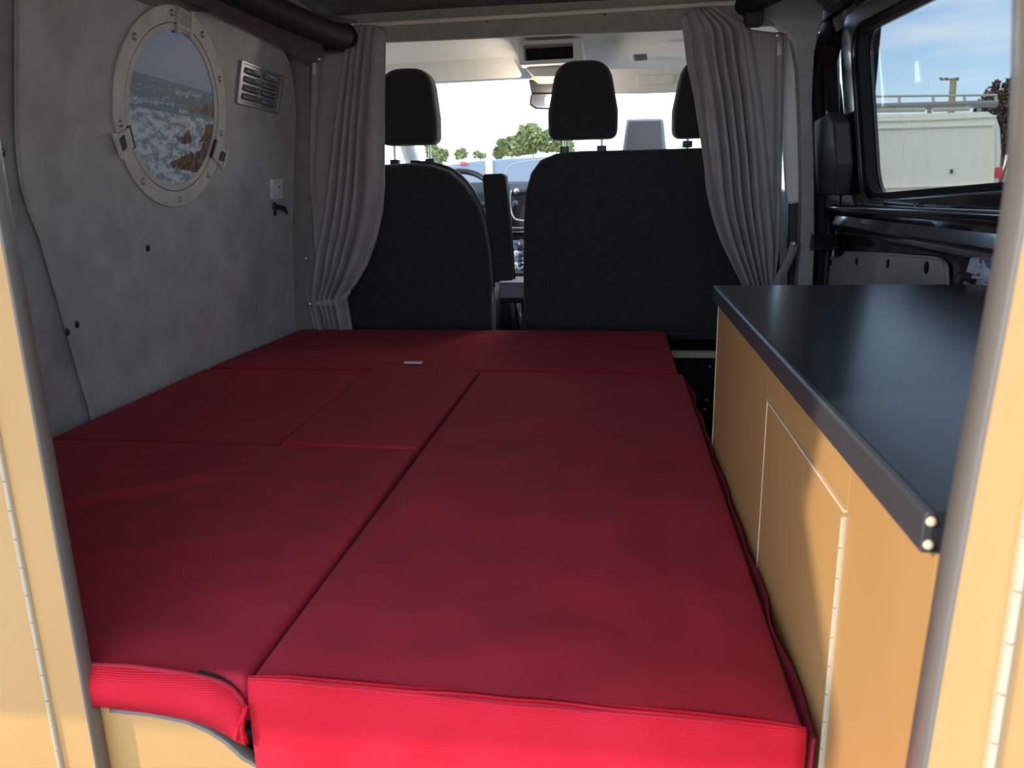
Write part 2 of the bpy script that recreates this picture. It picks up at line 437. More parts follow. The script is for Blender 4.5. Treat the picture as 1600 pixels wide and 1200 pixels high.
# left wall: front lining panel with rounded top front corner, and rear panel behind its seam
def lining(name, cols, mat, off=0.0, th=0.012):
    """cols: list of (Y, zlow, zhigh); the sheet follows wall_x"""
    NZ = 22
    vs = []; fs = []
    for s in (0, 1):
        for (Y, a, b) in cols:
            for k in range(NZ + 1):
                z = a + (b - a) * k / NZ
                vs.append(Vector((wall_x(Y, z) + off - (th if s else 0), Y, z)))
    n = len(cols); S = n * (NZ + 1)
    for i in range(n - 1):
        for k in range(NZ):
            a = i * (NZ + 1) + k
            fs.append((a, a + NZ + 1, a + NZ + 2, a + 1)); fs.append((S + a, S + a + 1, S + a + NZ + 2, S + a + NZ + 1))
    for i in range(n - 1):
        a = i * (NZ + 1); fs.append((a, S + a, S + a + NZ + 1, a + NZ + 1))
        a += NZ; fs.append((a, a + NZ + 1, S + a + NZ + 1, S + a))
    for a in (0, (n - 1) * (NZ + 1)):
        for k in range(NZ): fs.append((a + k, a + k + 1, S + a + k + 1, S + a + k))
    return from_data(name, vs, fs, mat, ang=40)
wl = thing('wall_left', 'grey mottled lining panel along the left side of the van', 'wall', (-1.25, 2.2, 0.3), kind='structure')
seam = [at_wall(*p) for p in ((31, 0), (31, 232), (43, 310), (70, 376), (105, 500), (145, 640))]
seam_zy = sorted((p.z, p.y) for p in seam)
cols = []
ztop = 1.487
Ys = [1.45 + 0.05 * k for k in range(26)] + [2.7, 2.72, 2.75, 2.78, 2.81, 2.835, 2.855, 2.87, 2.88, 2.885]
for Y in Ys:
    hi = ztop + 0.006 * (2.2 - Y)
    if Y > 2.66:
        t = (Y - 2.66) / 0.225
        hi = ztop - 0.03 - 0.26 * (1 - math.sqrt(max(0, 1 - t * t)))
    elif Y > 2.3:
        hi = ztop - 0.03 * ((Y - 2.3) / 0.36)
    cols.append((Y, 0.30, hi))
p1 = lining('front_panel', cols, M_wall, off=0.0)
# cut the rear edge of the panel to the curved seam
me = p1.data
base = WL[p1.name]
for v in me.vertices:
    wpt = v.co + base
    ys = interp(wpt.z, seam_zy) if wpt.z < seam_zy[-1][0] else seam_zy[-1][1]
    if wpt.z < seam_zy[0][0]: ys = seam_zy[0][1] + 0.0
    # compress columns so that the first one sits on the seam
    t = (wpt.y - 1.45) / (2.885 - 1.45)
    yn = ys + (2.885 - ys) * t
    dx = wall_x(yn, wpt.z) - wall_x(wpt.y, wpt.z)
    v.co.y += yn - wpt.y; v.co.x += dx
me.transform(Matrix.Translation(base - wloc(wl))); p1.parent = wl; p1.location = (0, 0, 0); WL[p1.name] = wloc(wl)
p2 = lining('rear_panel', [(y, max(0.0, 1.213 - 0.895 * (y + 0.17)), min(1.52, 1.31 + 0.708 * (y + 0.175))) for y in [-0.2 + 0.06 * k for k in range(34)]], M_wallr, off=-0.02)  # unseen rear end cut to a wedge to shape sun on kitchen and bed
me = p2.data; me.transform(Matrix.Translation(WL[p2.name] - wloc(wl))); p2.parent = wl; p2.location = (0, 0, 0)
def wall_n(p):
    a = Vector((wall_x(p.y + .01, p.z), p.y + .01, p.z)) - Vector((wall_x(p.y - .01, p.z), p.y - .01, p.z))
    b = Vector((wall_x(p.y, p.z + .01), p.y, p.z + .01)) - Vector((wall_x(p.y, p.z - .01), p.y, p.z - .01))
    n = a.cross(b).normalized()
    if n.x < 0: n = -n
    return n, a.normalized(), b.normalized()
for px, py in ((17, 240), (231, 388), (120, 507), (105, 519), (417, 59)):
    p = at_wall(px, py); n, _, _ = wall_n(p)
    dome('screw_cap', p - n * (0.018 if px < 30 else 0.0), n, 0.0095, 0.004, M_plastic, wl)

# outer skin left (keeps daylight out) and side pillars
o = from_data('outer_skin', [(-1.34, 1.0, -0.1), (-1.34, 3.05, -0.1), (-1.34, 3.05, 1.2), (-1.34, 1.0, 1.2), (-1.12, 3.05, 1.62), (-1.12, 1.0, 1.62),
     (-1.32, 1.0, -0.1), (-1.32, 3.05, -0.1), (-1.32, 3.05, 1.2), (-1.32, 1.0, 1.2), (-1.10, 3.05, 1.60), (-1.10, 1.0, 1.60)],
    [(0, 1, 2, 3), (3, 2, 4, 5), (6, 9, 8, 7), (9, 11, 10, 8), (0, 3, 9, 6), (3, 5, 11, 9), (1, 7, 8, 2), (2, 8, 10, 4), (0, 6, 7, 1), (5, 4, 10, 11)], M_cloth, wl, sm=False)

# ceiling with coved sides
def ceiling():
    prof = [(-1.16, 1.44), (-1.12, 1.50), (-1.06, 1.545), (-0.98, 1.57), (-0.5, 1.578), (0.3, 1.578), (0.56, 1.57), (0.66, 1.545), (0.72, 1.50), (0.74, 1.45)]
    ys = [-0.01, 0.8, 1.6, 2.4, 2.965]
    vs = []; fs = []
    for dz in (0, 0.05):
        for y in ys:
            for x, z in prof: vs.append((x, y, z + dz))
    n = len(prof); S = n * len(ys)
    for j in range(len(ys) - 1):
        for i in range(n - 1):
            a = j * n + i
            fs += [(a, a + n, a + n + 1, a + 1), (S + a, S + a + 1, S + a + n + 1, S + a + n)]
    for i in range(n - 1):
        fs += [(i, i + 1, S + i + 1, S + i)]; a = (len(ys) - 1) * n + i; fs += [(a, S + a, S + a + 1, a + 1)]
    for j in range(len(ys) - 1):
        for a, b in ((j * n, j * n + n), (j * n + n - 1, j * n + 2 * n - 1)): fs.append((a, b, S + b, S + a))
    return from_data('ceiling', vs, fs, M_ceil, ang=60)
tag(ceiling(), 'dark grey headlining over the bed', 'ceiling', kind='structure')
# lining band between panel top and the black tube
o = ribbon('trim_1', spline([(-1.135, 1.2, 1.475), (-1.12, 2.0, 1.475), (-1.10, 2.5, 1.455), (-1.085, 2.8, 1.42), (-1.06, 2.95, 1.39)], 8),
           spline([(-1.0, 1.2, 1.57), (-1.0, 2.0, 1.57), (-0.99, 2.5, 1.56), (-0.98, 2.8, 1.55), (-0.9, 2.96, 1.55)], 8), M_cloth, None, 0.01)
tag(o, 'taupe fabric cove between left wall panel and ceiling', 'trim', kind='structure')

# left front pillar beside curtain
o = prism('trim_2', rounded([(-1.26, 0.2), (-1.11, 0.2), (-1.105, 1.0), (-1.07, 1.40), (-1.14, 1.55), (-1.26, 1.55)], 0.02), 2.90, 3.03, 'Y', M_cloth, bev=0.01)
tag(o, 'taupe carpeted pillar behind the left curtain', 'pillar', kind='structure')
# header: beige pipe and board
hd = thing('trim_3', 'header board with beige piping above the cab opening', 'trim', (0, 2.97, 1.48), kind='structure')
box('board', (-1.0, 2.955, 1.478), (0.62, 2.985, 1.60), M_headboard, hd, 0.003)
tube('piping', [(-0.93, 2.945, 1.533), (-0.6, 2.945, 1.537), (-0.2, 2.945, 1.541), (0.1, 2.945, 1.546), (0.41, 2.945, 1.550)], 0.0085, M_beige, hd)
for px, py in ((761, 32), (945, 21)):
    p = aty(px, py, 2.955); dome('screw', p, (0, -1, 0), 0.006, 0.004, M_plastic, hd)

# right front pillar
rp = thing('trim_4', 'grey carpeted door pillar right of the right curtain', 'pillar', (0.65, 2.97, 0.3), kind='structure')
prism('carpeted_edge', [(p.x, p.z) for p in (aty(x, y, 2.95) for x, y in ((1244, 470), (1250, 380), (1252, 300), (1250, 200), (1246, 110), (1238, 62), (1215, 40), (1180, 24), (1180, -10), (1290, -20), (1284, 30), (1272, 80), (1268, 160), (1271, 250), (1272, 380), (1268, 470)))], 2.94, 3.0, 'Y', M_pillar, rp, 0.006)
prism('cream_trim', [(p.x, p.z) for p in (aty(x, y, 3.0) for x, y in ((1231, 316), (1250, 314), (1250, 60), (1212, 56), (1214, 170), (1224, 222), (1229, 300)))], 3.0, 3.03, 'Y', M_cabliner, rp, 0.003)
prism('dark_lower_trim', [(p.x, p.z) for p in (aty(x, y, 3.0) for x, y in ((1233, 480), (1252, 480), (1251, 316), (1235, 318)))], 3.0, 3.04, 'Y', M_doorplastic, rp, 0.003)
tube('door_seal', [aty(x, y, 3.02) for x, y in ((1283, 470), (1285, 380), (1284, 280), (1280, 180), (1276, 120), (1282, 80), (1300, 35), (1340, -5), (1370, -30))], 0.03, M_rubber, rp)
tube('inner_seal', [aty(x, y, 3.06) for x, y in ((1303, 470), (1303, 330), (1299, 230), (1293, 130), (1298, 90), (1315, 50), (1360, 8))], 0.024, M_rubber, rp)

# ------------------------------------------------ sliding side door (right)
d1 = thing('door_1', 'closed dark brown sliding side door with tinted window', 'door', (0.82, 2.2, -0.1), kind='structure')
def on_door(px, py, off=0.0):
    p = at_door(px, py); return (p.y, p.z)
dfn = lambda off: (lambda a, b, c: Vector((door_x(b) + c + off, a, b)))
wy0, wy1 = 0.9, 2.93
win = [on_door(*q) for q in ((1344, 250), (1356, 296))]
tl = on_door(1334, 70); bl = on_door(1353, 303); br = on_door(1555, 285)
sl = (br[1] - bl[1]) / (br[0] - bl[0])
zt = on_door(1430, 0)[1]
hole = [(bl[0], bl[1]), (1.0, bl[1] + sl * (1.0 - bl[0])), (1.0, zt - 0.03), (tl[0] - 0.02, zt + 0.003)]
hr = rounded(hole, [0.10, 0.06, 0.06, 0.07], 8)
n = len(hr); cx = sum(p[0] for p in hr) / n; cz = sum(p[1] for p in hr) / n
def grow(pts, dy, dz):
    o_ = []
    for k, (y, z) in enumerate(pts):
        a = Vector(pts[k - 1]); b = Vector(pts[(k + 1) % len(pts)]); t = (b - a)
        nrm = Vector((t.y, -t.x)).normalized()
        if nrm.dot(Vector((y - cx, z - cz))) < 0: nrm = -nrm
        o_.append((y + nrm.x * dy, z + nrm.y * dz))
    return o_
outer = []
for (y, z) in grow(hr, 0.14, 0.1):
    outer.append((min(y, 3.04), min(z, 1.53)))
ring_prism('window_surround', outer, grow(hr, 0.018, 0.018), -0.012, 0.03, 'X', M_paint, d1, fn=dfn(0), bev=0.006)
ring_prism('window_seal', grow(hr, 0.02, 0.02), hr, 0.002, 0.035, 'X', M_rubber, d1, fn=dfn(0), bev=0.004)
gl = prism('glass', grow(hr, 0.005, 0.005), 0.03, 0.034, 'X', G_side, d1, fn=dfn(0))
# outer skin with opening, and lower panel
big = [(min(max(y, 0.5), 3.1), z) for y, z in grow(hr, 0.4, 0.12)]
ring_prism('outer_skin', [(y, min(z, 1.6)) for y, z in big], grow(hr, 0.004, 0.004), 0.04, 0.05, 'X', M_paint, d1, fn=dfn(0))
box('lower_skin', (0.80, -0.1, -0.1), (0.86, 3.1, 0.93), M_paint, d1, 0.01)
box('rear_quarter_skin', (0.78, -0.1, 0.6), (0.86, 0.95, 1.6), M_paint, d1, 0.01)
# pressed shapes: ledge under the window, vertical channel
prism('window_ledge', [(0.90, 0.02), (0.80, 0.0), (0.765, -0.022), (0.757, -0.05), (0.772, -0.075), (0.80, -0.09), (0.90, -0.09)], 0, 1,
      'X', M_paint, d1, 0, fn=lambda a, b, c: Vector((a, 1.0 + 1.9 * c, 0.875 + b + (0.03 * (1 - c)))))
for (y0, y1, zz, hh) in ((2.42, 2.6, 0.893, 0.014), (2.18, 2.42, 0.897, 0.02), (1.95, 2.12, 0.905, 0.012)):
    box('pressing', (0.768, y0, zz), (0.80, y1, zz + hh), M_paint, d1, 0.005, 3)
prism('front_channel', rounded([(2.97, 0.86), (3.03, 0.86), (3.04, 1.1), (3.05, 1.42), (2.99, 1.42), (2.965, 1.2)], 0.012), -0.045, 0.0, 'X', M_paint, d1, 0.012, fn=dfn(0))
tube('inner_rib', spline([(0.775, 2.99, 0.55), (0.772, 2.985, 0.75), (0.765, 2.975, 0.84), (0.76, 2.95, 0.868), (0.756, 2.9, 0.878), (0.754, 2.7, 0.882), (0.754, 1.8, 0.905), (0.754, 1.0, 0.925)], 6), 0.013, M_paint, d1)
# grab handle
gh = from_data('handle_dummy', [(0, 0, 0), (0.001, 0, 0), (0, 0.001, 0)], [(0, 1, 2)], M_plastic); bpy.data.objects.remove(gh)
hb = [on_door(*q) for q in ((1300, 190), (1331, 175), (1340, 190), (1345, 255), (1340, 305), (1303, 303))]
prism('grab_handle', rounded(hb, 0.015), -0.075, -0.02, 'X', M_doorplastic, d1, 0.012, fn=dfn(0))
tube('handle_bar', [Vector((door_x(z) - 0.07, y, z)) for y, z in (on_door(1302, 205), on_door(1283, 214), on_door(1272, 217), on_door(1275, 250), on_door(1279, 285), on_door(1300, 292))], 0.011, M_plastic, d1)
# latch block
lb = [on_door(*q) for q in ((1268, 366), (1292, 362), (1318, 366), (1321, 389), (1300, 393), (1268, 388))]
lt = prism('latch', rounded(lb, 0.006), -0.10, -0.02, 'X', M_plastic, d1, 0.006, fn=lambda a, b, c: Vector((0.80 + c, a, b)))
# lower board with four oval cut-outs
bp_ = [on_door(*q) for q in ((1296, 470), (1296, 412), (1300, 400), (1312, 402), (1322, 400), (1328, 393), (1475, 402), (1486, 412), (1489, 470))]
ob = prism('lower_board', rounded(bp_, [0, 0.02, 0.02, 0, 0.006, 0.008, 0.03, 0.03, 0]), -0.016, -0.004, 'X', M_ply, d1, 0.003, fn=lambda a, b, c: Vector((0.80 + c, a, b)))
tag(ob, 'grey board with four oval slots')
rimp = [Vector((0.783, *on_door(*q))) for q in ((1330, 394), (1400, 397), (1474, 403), (1484, 411), (1487, 430), (1488, 460))]
tube('board_rim', rimp, 0.0035, M_plyedge, ob)
for px, py, rr in ((1306, 410, .010), (1347, 408, .010), (1397, 412, .011), (1459, 418, .013)):
    y, z = on_door(px, py)
    prism('slot', [(y + rr * 1.0 * math.cos(a) * (1.0), z + rr * 1.2 * math.sin(a)) for a in [2 * math.pi * k / 14 for k in range(14)]], -0.0185, -0.013, 'X', M_rubber, ob, fn=lambda a, b, c: Vector((0.80 + c, a, b)))
box('body_pillar', (0.80, 3.08, -0.1), (0.92, 3.22, 1.6), M_rubber, rp, 0.01)
box('roof_side', (0.70, 0.0, 1.49), (0.90, 3.22, 1.60), M_rubber, rp, 0.01)
# right side upper wall between ceiling and door
o = ribbon('trim_5', [(0.72, 0.2, 1.50), (0.72, 1.5, 1.50), (0.715, 2.7, 1.50)], [(0.79, 0.2, 1.45), (0.79, 1.5, 1.45), (0.78, 2.7, 1.455)], M_rubber, None, 0.02)
tag(o, 'black edge trim above the side door', 'trim', kind='structure')

# ------------------------------------------------ cab shell
cf = thing('wall_front', 'cream cab headlining, pillars and door panels around the windscreen', 'cab lining', (-0.2, 3.9, 0.0), kind='structure')
def strip3(name, rows, mat, parent, th=0.02):
    n = len(rows[0]); vs = [p for r in rows for p in r]; fs = []
    for j in range(len(rows) - 1):
        for i in range(n - 1): a = j * n + i; fs.append((a, a + 1, a + n + 1, a + n))
    o = from_data(name, vs, fs, mat, parent, ang=60)
    m = o.modifiers.new('s', 'SOLIDIFY'); m.thickness = th; m.offset = 1
    return o
strip3('headlining', [[(-1.12, y, z - 0.05), (-1.0, y, z), (-0.5, y, z + 0.01), (0.1, y, z + 0.01), (0.55, y, z), (0.68, y, z - 0.05)] for y, z in ((2.985, 1.50), (3.2, 1.51), (3.4, 1.505), (3.6, 1.49), (3.8, 1.48), (4.0, 1.46), (4.05, 1.45))], M_cabliner, cf)
for s, xx in ((-1, -1.12), (1, 0.70)):
    box('door_panel', (min(xx, xx + s * .05), 3.05, 0.0), (max(xx, xx + s * .05), 4.7, 0.93), M_doorplastic, cf, 0.01)
    tube('windscreen_pillar', [(xx - s * 0.02, 3.95, 1.48), (xx - s * 0.01, 4.15, 1.38), (xx + s * 0.0, 4.4, 1.21), (xx + s * 0.01, 4.74, 0.96)], 0.05, M_cabgrey, cf)
    gp = from_data('side_glass', [(xx + s * .03, 3.1, .93), (xx + s * .03, 4.72, .93), (xx + s * .0, 4.02, 1.44), (xx + s * .0, 3.1, 1.47)], [(0, 1, 2, 3)], G_cab, cf, sm=False)
    m = gp.modifiers.new('s', 'SOLIDIFY'); m.thickness = 0.004
    tube('door_window_frame', [(xx, 3.07, 0.93), (xx, 3.07, 1.2), (xx - s * .01, 3.09, 1.46)], 0.03, M_dash, cf)
box('firewall', (-1.15, 4.74, 0.0), (0.75, 4.78, 0.95), M_dash, cf, 0)
w2 = from_data('window_1', [(-1.08, 4.05, 1.455), (0.66, 4.05, 1.455), (0.72, 4.76, 0.955), (-1.12, 4.76, 0.955)], [(0, 1, 2, 3)], G_wind, sm=False)
m = w2.modifiers.new('s', 'SOLIDIFY'); m.thickness = 0.005
tag(w2, 'wide clear windscreen at the front of the cab', 'windscreen', kind='structure')

# ================================================================== BED
Z = 0.45
def bedpt(px, py): p = atz(px, py, Z); return (p.x, p.y)
bb = thing('bed_box', 'dark plywood bed base under the red cushions', 'bed base', (-0.5, 1.9, 0.0))
box('platform', (-1.22, 0.785, 0.33), (0.185, 2.9, 0.352), M_black, bb, 0.002)
box('front_board', (-1.24, 0.80, 0.0), (0.185, 0.82, 0.33), M_black, bb, 0.002)
box('side_board', (0.165, 0.80, 0.0), (0.185, 2.9, 0.33), M_black, bb, 0.002)

LEFT = -1.235
# far strip
t = thing('seat_cushion', 'long narrow red cushion across the far end of the bed, nearest the seats', 'cushion', (-0.5, 2.6, 0.353), 'red bed cushions')
slab('cover', [(LEFT - .0, 2.262), (0.198, 2.255), (0.203, 2.885), (-1.185, 2.905)], 0.353, Z, 0.010, M_red, t, 60, 26, puff=0.003, wrinkle=0.006, seed=3,
     creases=((-0.6, 2.4, 0.0, 2.44, 0.012, -0.003), (-0.3, 2.55, 0.15, 2.5, 0.012, 0.003), (-0.9, 2.6, -0.5, 2.66, 0.014, 0.003)))
# middle left
t = thing('seat_cushion', 'red cushion against the left wall, in the middle row of the bed', 'cushion', (-1.0, 1.9, 0.353), 'red bed cushions')
slab('cover', [(LEFT - .03, 1.572), (-0.715, 1.562), (-0.715, 2.256), (LEFT - .01, 2.258)], 0.353, Z - 0.003, 0.009, M_red, t, 26, 30, puff=0.002, wrinkle=0.006, seed=7,
     creases=((-1.15, 1.75, -0.8, 1.9, 0.02, 0.004),))
# middle small
t = thing('seat_cushion', 'small red infill cushion with a white label, in the middle of the bed', 'cushion', (-0.55, 1.9, 0.353), 'red bed cushions')
slab('cover', [(-0.709, 1.556), (-0.401, 1.545), (-0.382, 2.235), (-0.715, 2.33)], 0.353, Z + 0.004, 0.009, M_red, t, 18, 32, puff=0.004, wrinkle=0.003, seed=11)
p = atz(645, 565, Z + 0.012)
lbp = box('label', (p.x - 0.028, p.y - 0.006, Z + 0.006), (p.x + 0.028, p.y + 0.014, Z + 0.0105), M_label, t, 0.001)
tag(lbp, 'white care label')
# left near
t = thing('seat_cushion', 'large creased red cushion at the near left corner of the bed', 'cushion', (-0.9, 1.1, 0.353), 'red bed cushions')
slab('cover', [(LEFT - .02, 0.775), (-0.412, 0.755), (-0.403, 1.548), (LEFT - .03, 1.566)], 0.385, Z, 0.010, M_red, t, 64, 60, puff=0.003, wrinkle=0.007, seed=15,
     creases=((-1.05, 1.12, -0.72, 1.42, 0.022, 0.007), (-1.1, 1.06, -0.7, 1.36, 0.022, -0.005), (-0.75, 1.45, -0.5, 1.40, 0.02, -0.004),
              (-0.9, 1.25, -0.55, 1.22, 0.025, -0.004), (-0.95, 0.95, -0.5, 1.15, 0.03, 0.004), (-0.8, 1.36, -0.45, 1.33, 0.02, 0.004)))
ft = [aty(x, y, 0.752) for x, y in ((60, 1030), (150, 1038), (200, 1040), (250, 1046), (300, 1053), (340, 1063), (362, 1074), (377, 1090), (384, 1104))]
fb = [aty(x, y, 0.742) for x, y in ((60, 1098), (165, 1103), (210, 1108), (250, 1114), (290, 1121), (325, 1131), (350, 1143), (372, 1156), (387, 1163))]
fm = [(a + b) / 2 + Vector((0, -0.008 + 0.002 * math.sin(i * 2.1), 0)) for i, (a, b) in enumerate(zip(ft, fb))]
fl = spline(ft, 5); fmm = spline(fm, 5); fbb = spline(fb, 5)
nn = len(fl)
o = from_data('front_band', fl + fmm + fbb, [(i, i + 1, nn + i + 1, nn + i) for i in range(nn - 1)] + [(nn + i, nn + i + 1, 2 * nn + i + 1, 2 * nn + i) for i in range(nn - 1)], M_redsunlit, t, ang=180)
m = o.modifiers.new('s', 'SOLIDIFY'); m.thickness = 0.006; m.offset = 0
tube('piping', [q + Vector((0, -0.002, 0.001)) for q in fl], 0.0028, M_red, t, 8)
lf = spline([aty(x, y, 0.738) for x, y in ((384, 1104), (380, 1118), (372, 1135), (368, 1155))], 5)
tube('loose_seam', lf, 0.003, M_redsunlit, t, 8)
tube('lining_edge', spline([aty(x, y, 0.757) for x, y in ((310, 1050), (335, 1056), (360, 1066), (376, 1080))], 5), 0.0025, M_black, t, 8)

# long right cushion
t = thing('seat_cushion', 'longest red cushion, right side of the bed beside the kitchen unit', 'cushion', (-0.1, 1.5, 0.30), 'red bed cushions')
slab('cover', [(-0.408, 0.752), (0.203, 0.722), (0.212, 2.235), (-0.378, 2.245)], 0.354, Z, 0.012, M_red, t, 60, 110, puff=0.004, wrinkle=0.006, seed=21,
     creases=((-0.35, 0.95, -0.3, 1.5, 0.03, 0.003), (-0.05, 0.8, -0.02, 1.3, 0.03, -0.003), (0.1, 0.85, 0.08, 1.25, 0.02, -0.003)))
NB = 40
rows = []
for (dy, z) in ((0.010, Z + 0.0015), (0.001, Z - 0.004), (-0.006, Z - 0.022), (-0.009, Z - 0.07), (-0.009, Z - 0.12), (0.0, Z - 0.175)):
    r = []
    for k in range(NB + 1):
        u = k / NB; x = -0.408 + 0.611 * u; y = 0.752 - 0.030 * u
        e_ = min(1, min(u, 1 - u) * 12)
        r.append(Vector((x, y + dy * (0.3 + 0.7 * e_) + 0.0025 * noise.noise(Vector((x * 14, z * 10, 2))), z + 0.0012 * math.sin(u * 9))))
    rows.append(r)
vs = [p for r in rows for p in r]
o = from_data('front_band', vs, [(j * (NB + 1) + i, j * (NB + 1) + i + 1, (j + 1) * (NB + 1) + i + 1, (j + 1) * (NB + 1) + i) for j in range(5) for i in range(NB)], M_redsunlit, t, ang=180)
m = o.modifiers.new('s', 'SOLIDIFY'); m.thickness = 0.004; m.offset = 0
tube('piping', [Vector((-0.408 + 0.611 * k / 30, 0.752 - 0.030 * k / 30 + 0.002, Z - 0.002 + 0.0012 * math.sin(k / 30 * 9))) for k in range(31)], 0.0014, M_red, t, 8)
# loose flap with black lining down the right side
ft = []; fb = []; f2 = []; f3 = []
for k in range(90):
    y = 0.722 + (2.2 - 0.722) * k / 89
    wv = 0.004 + 0.003 * math.sin(y * 19) + 0.003 * math.sin(y * 31 + 1)
    x0 = 0.204 + 0.008 * (y - 0.722) / 1.5
    lim = 0.2165 if y < 1.66 else 0.228
    ft.append(Vector((min(x0 + wv + 0.004, lim), y, Z - 0.010 + 0.006 * noise.noise(Vector((y * 6, 0, 0)))))); fb.append(Vector((min(x0 + wv + 0.002, lim), y, Z - 0.07)))
    f2.append(Vector((x0 + 0.001, y, Z - 0.012))); f3.append(Vector((x0 + 0.001, y, Z - 0.075)))
ribbon('side_flap', ft, fb, M_red, t, 0.003)
ribbon('black_lining', f2, f3, M_black, t, 0.002)
tube('flap_hem', ft, 0.0022, M_reddark, t, 6)

# ================================================================== KITCHEN UNIT
KX, KX2 = 0.222, 0.715
K0, K1 = 0.522, 1.655
kt = thing('kitchen_unit', 'birch kitchen unit right of the bed, under the black worktop', 'cabinet', (0.46, 1.1, 0.0))
HZ = 0.690
D0, D1 = 0.722, 1.108
box('near_stile', (KX, K0, 0.02), (KX + 0.016, D0 - 0.003, 0.748), M_wood, kt, 0.0015)
box('far_stile', (KX, D1 + 0.003, 0.02), (KX + 0.016, K1, 0.748), M_wood, kt, 0.0015)
box('top_rail', (KX, D0 - 0.003, HZ + 0.003), (KX + 0.016, D1 + 0.003, 0.748), M_wood, kt, 0.0008)
box('carcass', (KX + 0.018, K0 + 0.003, 0.02), (KX2, K1 - 0.003, 0.747), M_woodedge, kt, 0.001)
box('end_edging', (KX - 0.001, K1, 0.02), (KX + 0.017, K1 + 0.002, 0.748), M_woodedge, kt, 0.0005)
kd = box('door', (KX - 0.0005, D0 + 0.003, 0.03), (KX + 0.0155, D1, HZ), M_wood, kt, 0.002)
box('lit_edge_line', (KX - 0.0012, D1 - 0.0016, 0.03), (KX + 0.010, D1 + 0.0004, HZ), M_woodedge, kd, 0)  # pale strip painting in the light caught by the door's far edge
box('lit_edge_line', (KX - 0.0012, D0 + 0.003, HZ - 0.0016), (KX + 0.010, D1, HZ + 0.0004), M_woodedge, kd, 0)  # likewise a painted light line along the door's top edge
def knuckles(prefix_parent, x, y, z0, z1, step=0.032, r=0.0024):
    me0 = None
    z = z0
    bm = bmesh.new(); bm_tube(bm, [(0, 0, 0.0006), (0, 0, step - 0.0006)], r, 8)
    me = bpy.data.meshes.new('knuckle'); bm.to_mesh(me); bm.free(); smooth(me, 40); me.materials.append(M_hinge)
    while z + step <= z1 + 1e-6:
        o = bpy.data.objects.new('knuckle', me); COL.objects.link(o); o.parent = prefix_parent
        o.location = Vector((x, y, z)) - wloc(prefix_parent); z += step
hg = box('piano_hinge', (KX - 0.0012, D0 - 0.004, 0.04), (KX + 0.003, D0 + 0.004, HZ - 0.003), M_hinge, kt, 0)
knuckles(hg, KX - 0.0015, D0, 0.046, HZ - 0.002)

wt = thing('worktop', 'black laminate worktop on top of the birch kitchen unit', 'worktop', (0.46, 1.1, 0.7485))
box('top_board', (0.217, K0 - 0.002, 0.7485), (0.730, 1.662, 0.7785), M_worktop, wt, 0.001, 2)
pr = [(-0.0015 + 0.0, 0), (0.002, 0.0)]
tube_pts = []
prism('edge_strip', rounded([(0.2172, 0.7485), (0.2172, 0.7785), (0.2125, 0.7785), (0.2105, 0.775), (0.2105, 0.7485)], 0.0015), K0 - 0.002, 1.662, 'Y', M_worktopedge, wt, 0.001)
box('far_edge_strip', (0.217, 1.662, 0.7485), (0.730, 1.666, 0.777), M_worktopedge, wt, 0.001)
for dz in (0.755, 0.772):
    dome('screw_cap', (0.215, K0 - 0.0025, dz), (0, -1, 0), 0.0036, 0.003, M_woodedge, wt)
# second small pale edge bracket left out; patterned bag and strap beyond the worktop
fp = [aty(x, y, 1.80) for x, y in ((1517, 462), (1524, 432), (1533, 405), (1546, 372), (1575, 340), (1620, 335), (1640, 462))]
ba = thing('bag', 'white and navy printed fabric bag standing behind the right end of the worktop', 'bag', (0.8 - 0.03, 1.8, 0.7))
prism('body', [(p.x, p.z) for p in fp], 1.76, 1.86, 'Y', M_pattern, ba, 0.012)
tube('seam_piping', [aty(x, y, 1.757) for x, y in ((1519, 433), (1535, 434), (1560, 437))], 0.003, M_label, ba)
tube('strap', spline([aty(x, y, 1.80) for x, y in ((1496, 455), (1497, 437), (1502, 431), (1514, 434), (1524, 440))], 5), 0.010, M_doorplastic, ba)

# ================================================================== REAR CABINETS
lc = thing('rear_cabinet', 'birch cabinet end panel at the left, scooped below the red cushion', 'cabinet', (-0.9, 0.74, 0.0))
BX = -0.600; BY = 0.73
edge = [aty(x, y, BY + 0.024) for x, y in ((172, 1112), (235, 1118), (290, 1129), (325, 1144), (352, 1162), (378, 1186))]
sc = [(p.x, p.z) for p in edge]
edge2 = [(-0.398, 0.32), (-0.388, 0.28), (-0.386, 0.02)]
prism('end_panel', [(-0.642, 0.02), (-0.642, 1.5), (BX, 1.5), (BX, 0.02)], BY, BY + 0.02, 'Y', M_wood, lc, 0.001)
def edge_sweep(name, path, y0, prof, parent, first=None):
    vs = []; fs = []; m_ = len(prof)
    for i, p in enumerate(path):
        a = Vector(path[max(0, i - 1)]); b = Vector(path[min(len(path) - 1, i + 1)]); td = (b - a).normalized()
        nr = Vector((-td.y, td.x))
        for (dy, h) in prof: vs.append(Vector((p[0] + nr.x * h, y0 + dy, p[1] + nr.y * h)))
    for i in range(len(path) - 1):
        for k in range(m_):
            a = i * m_ + k; b = i * m_ + (k + 1) % m_
            fs.append((a, b, b + m_, a + m_))
    return from_data(name, vs, fs, M_edging, parent, ang=60)
EP = [(0.0, -0.001), (0.0, 0.0008), (0.0015, 0.002), (0.0195, 0.002), (0.021, 0.0008), (0.021, -0.001)]
edge_sweep('edging', [(BX, 1.5), (BX, 0.02)], BY, EP, lc)
bp2 = thing('bed_end_panel', 'birch panel with scooped top edge under the near left red cushion', 'panel', (-0.48, 0.76, 0.0))
prism('panel', [(-0.70, 0.02), (-0.70, 0.425), (-0.64, 0.421), (BX + 0.012, 0.4165)] + sc + edge2, BY + 0.024, BY + 0.042, 'Y', M_wood, bp2, 0.001)
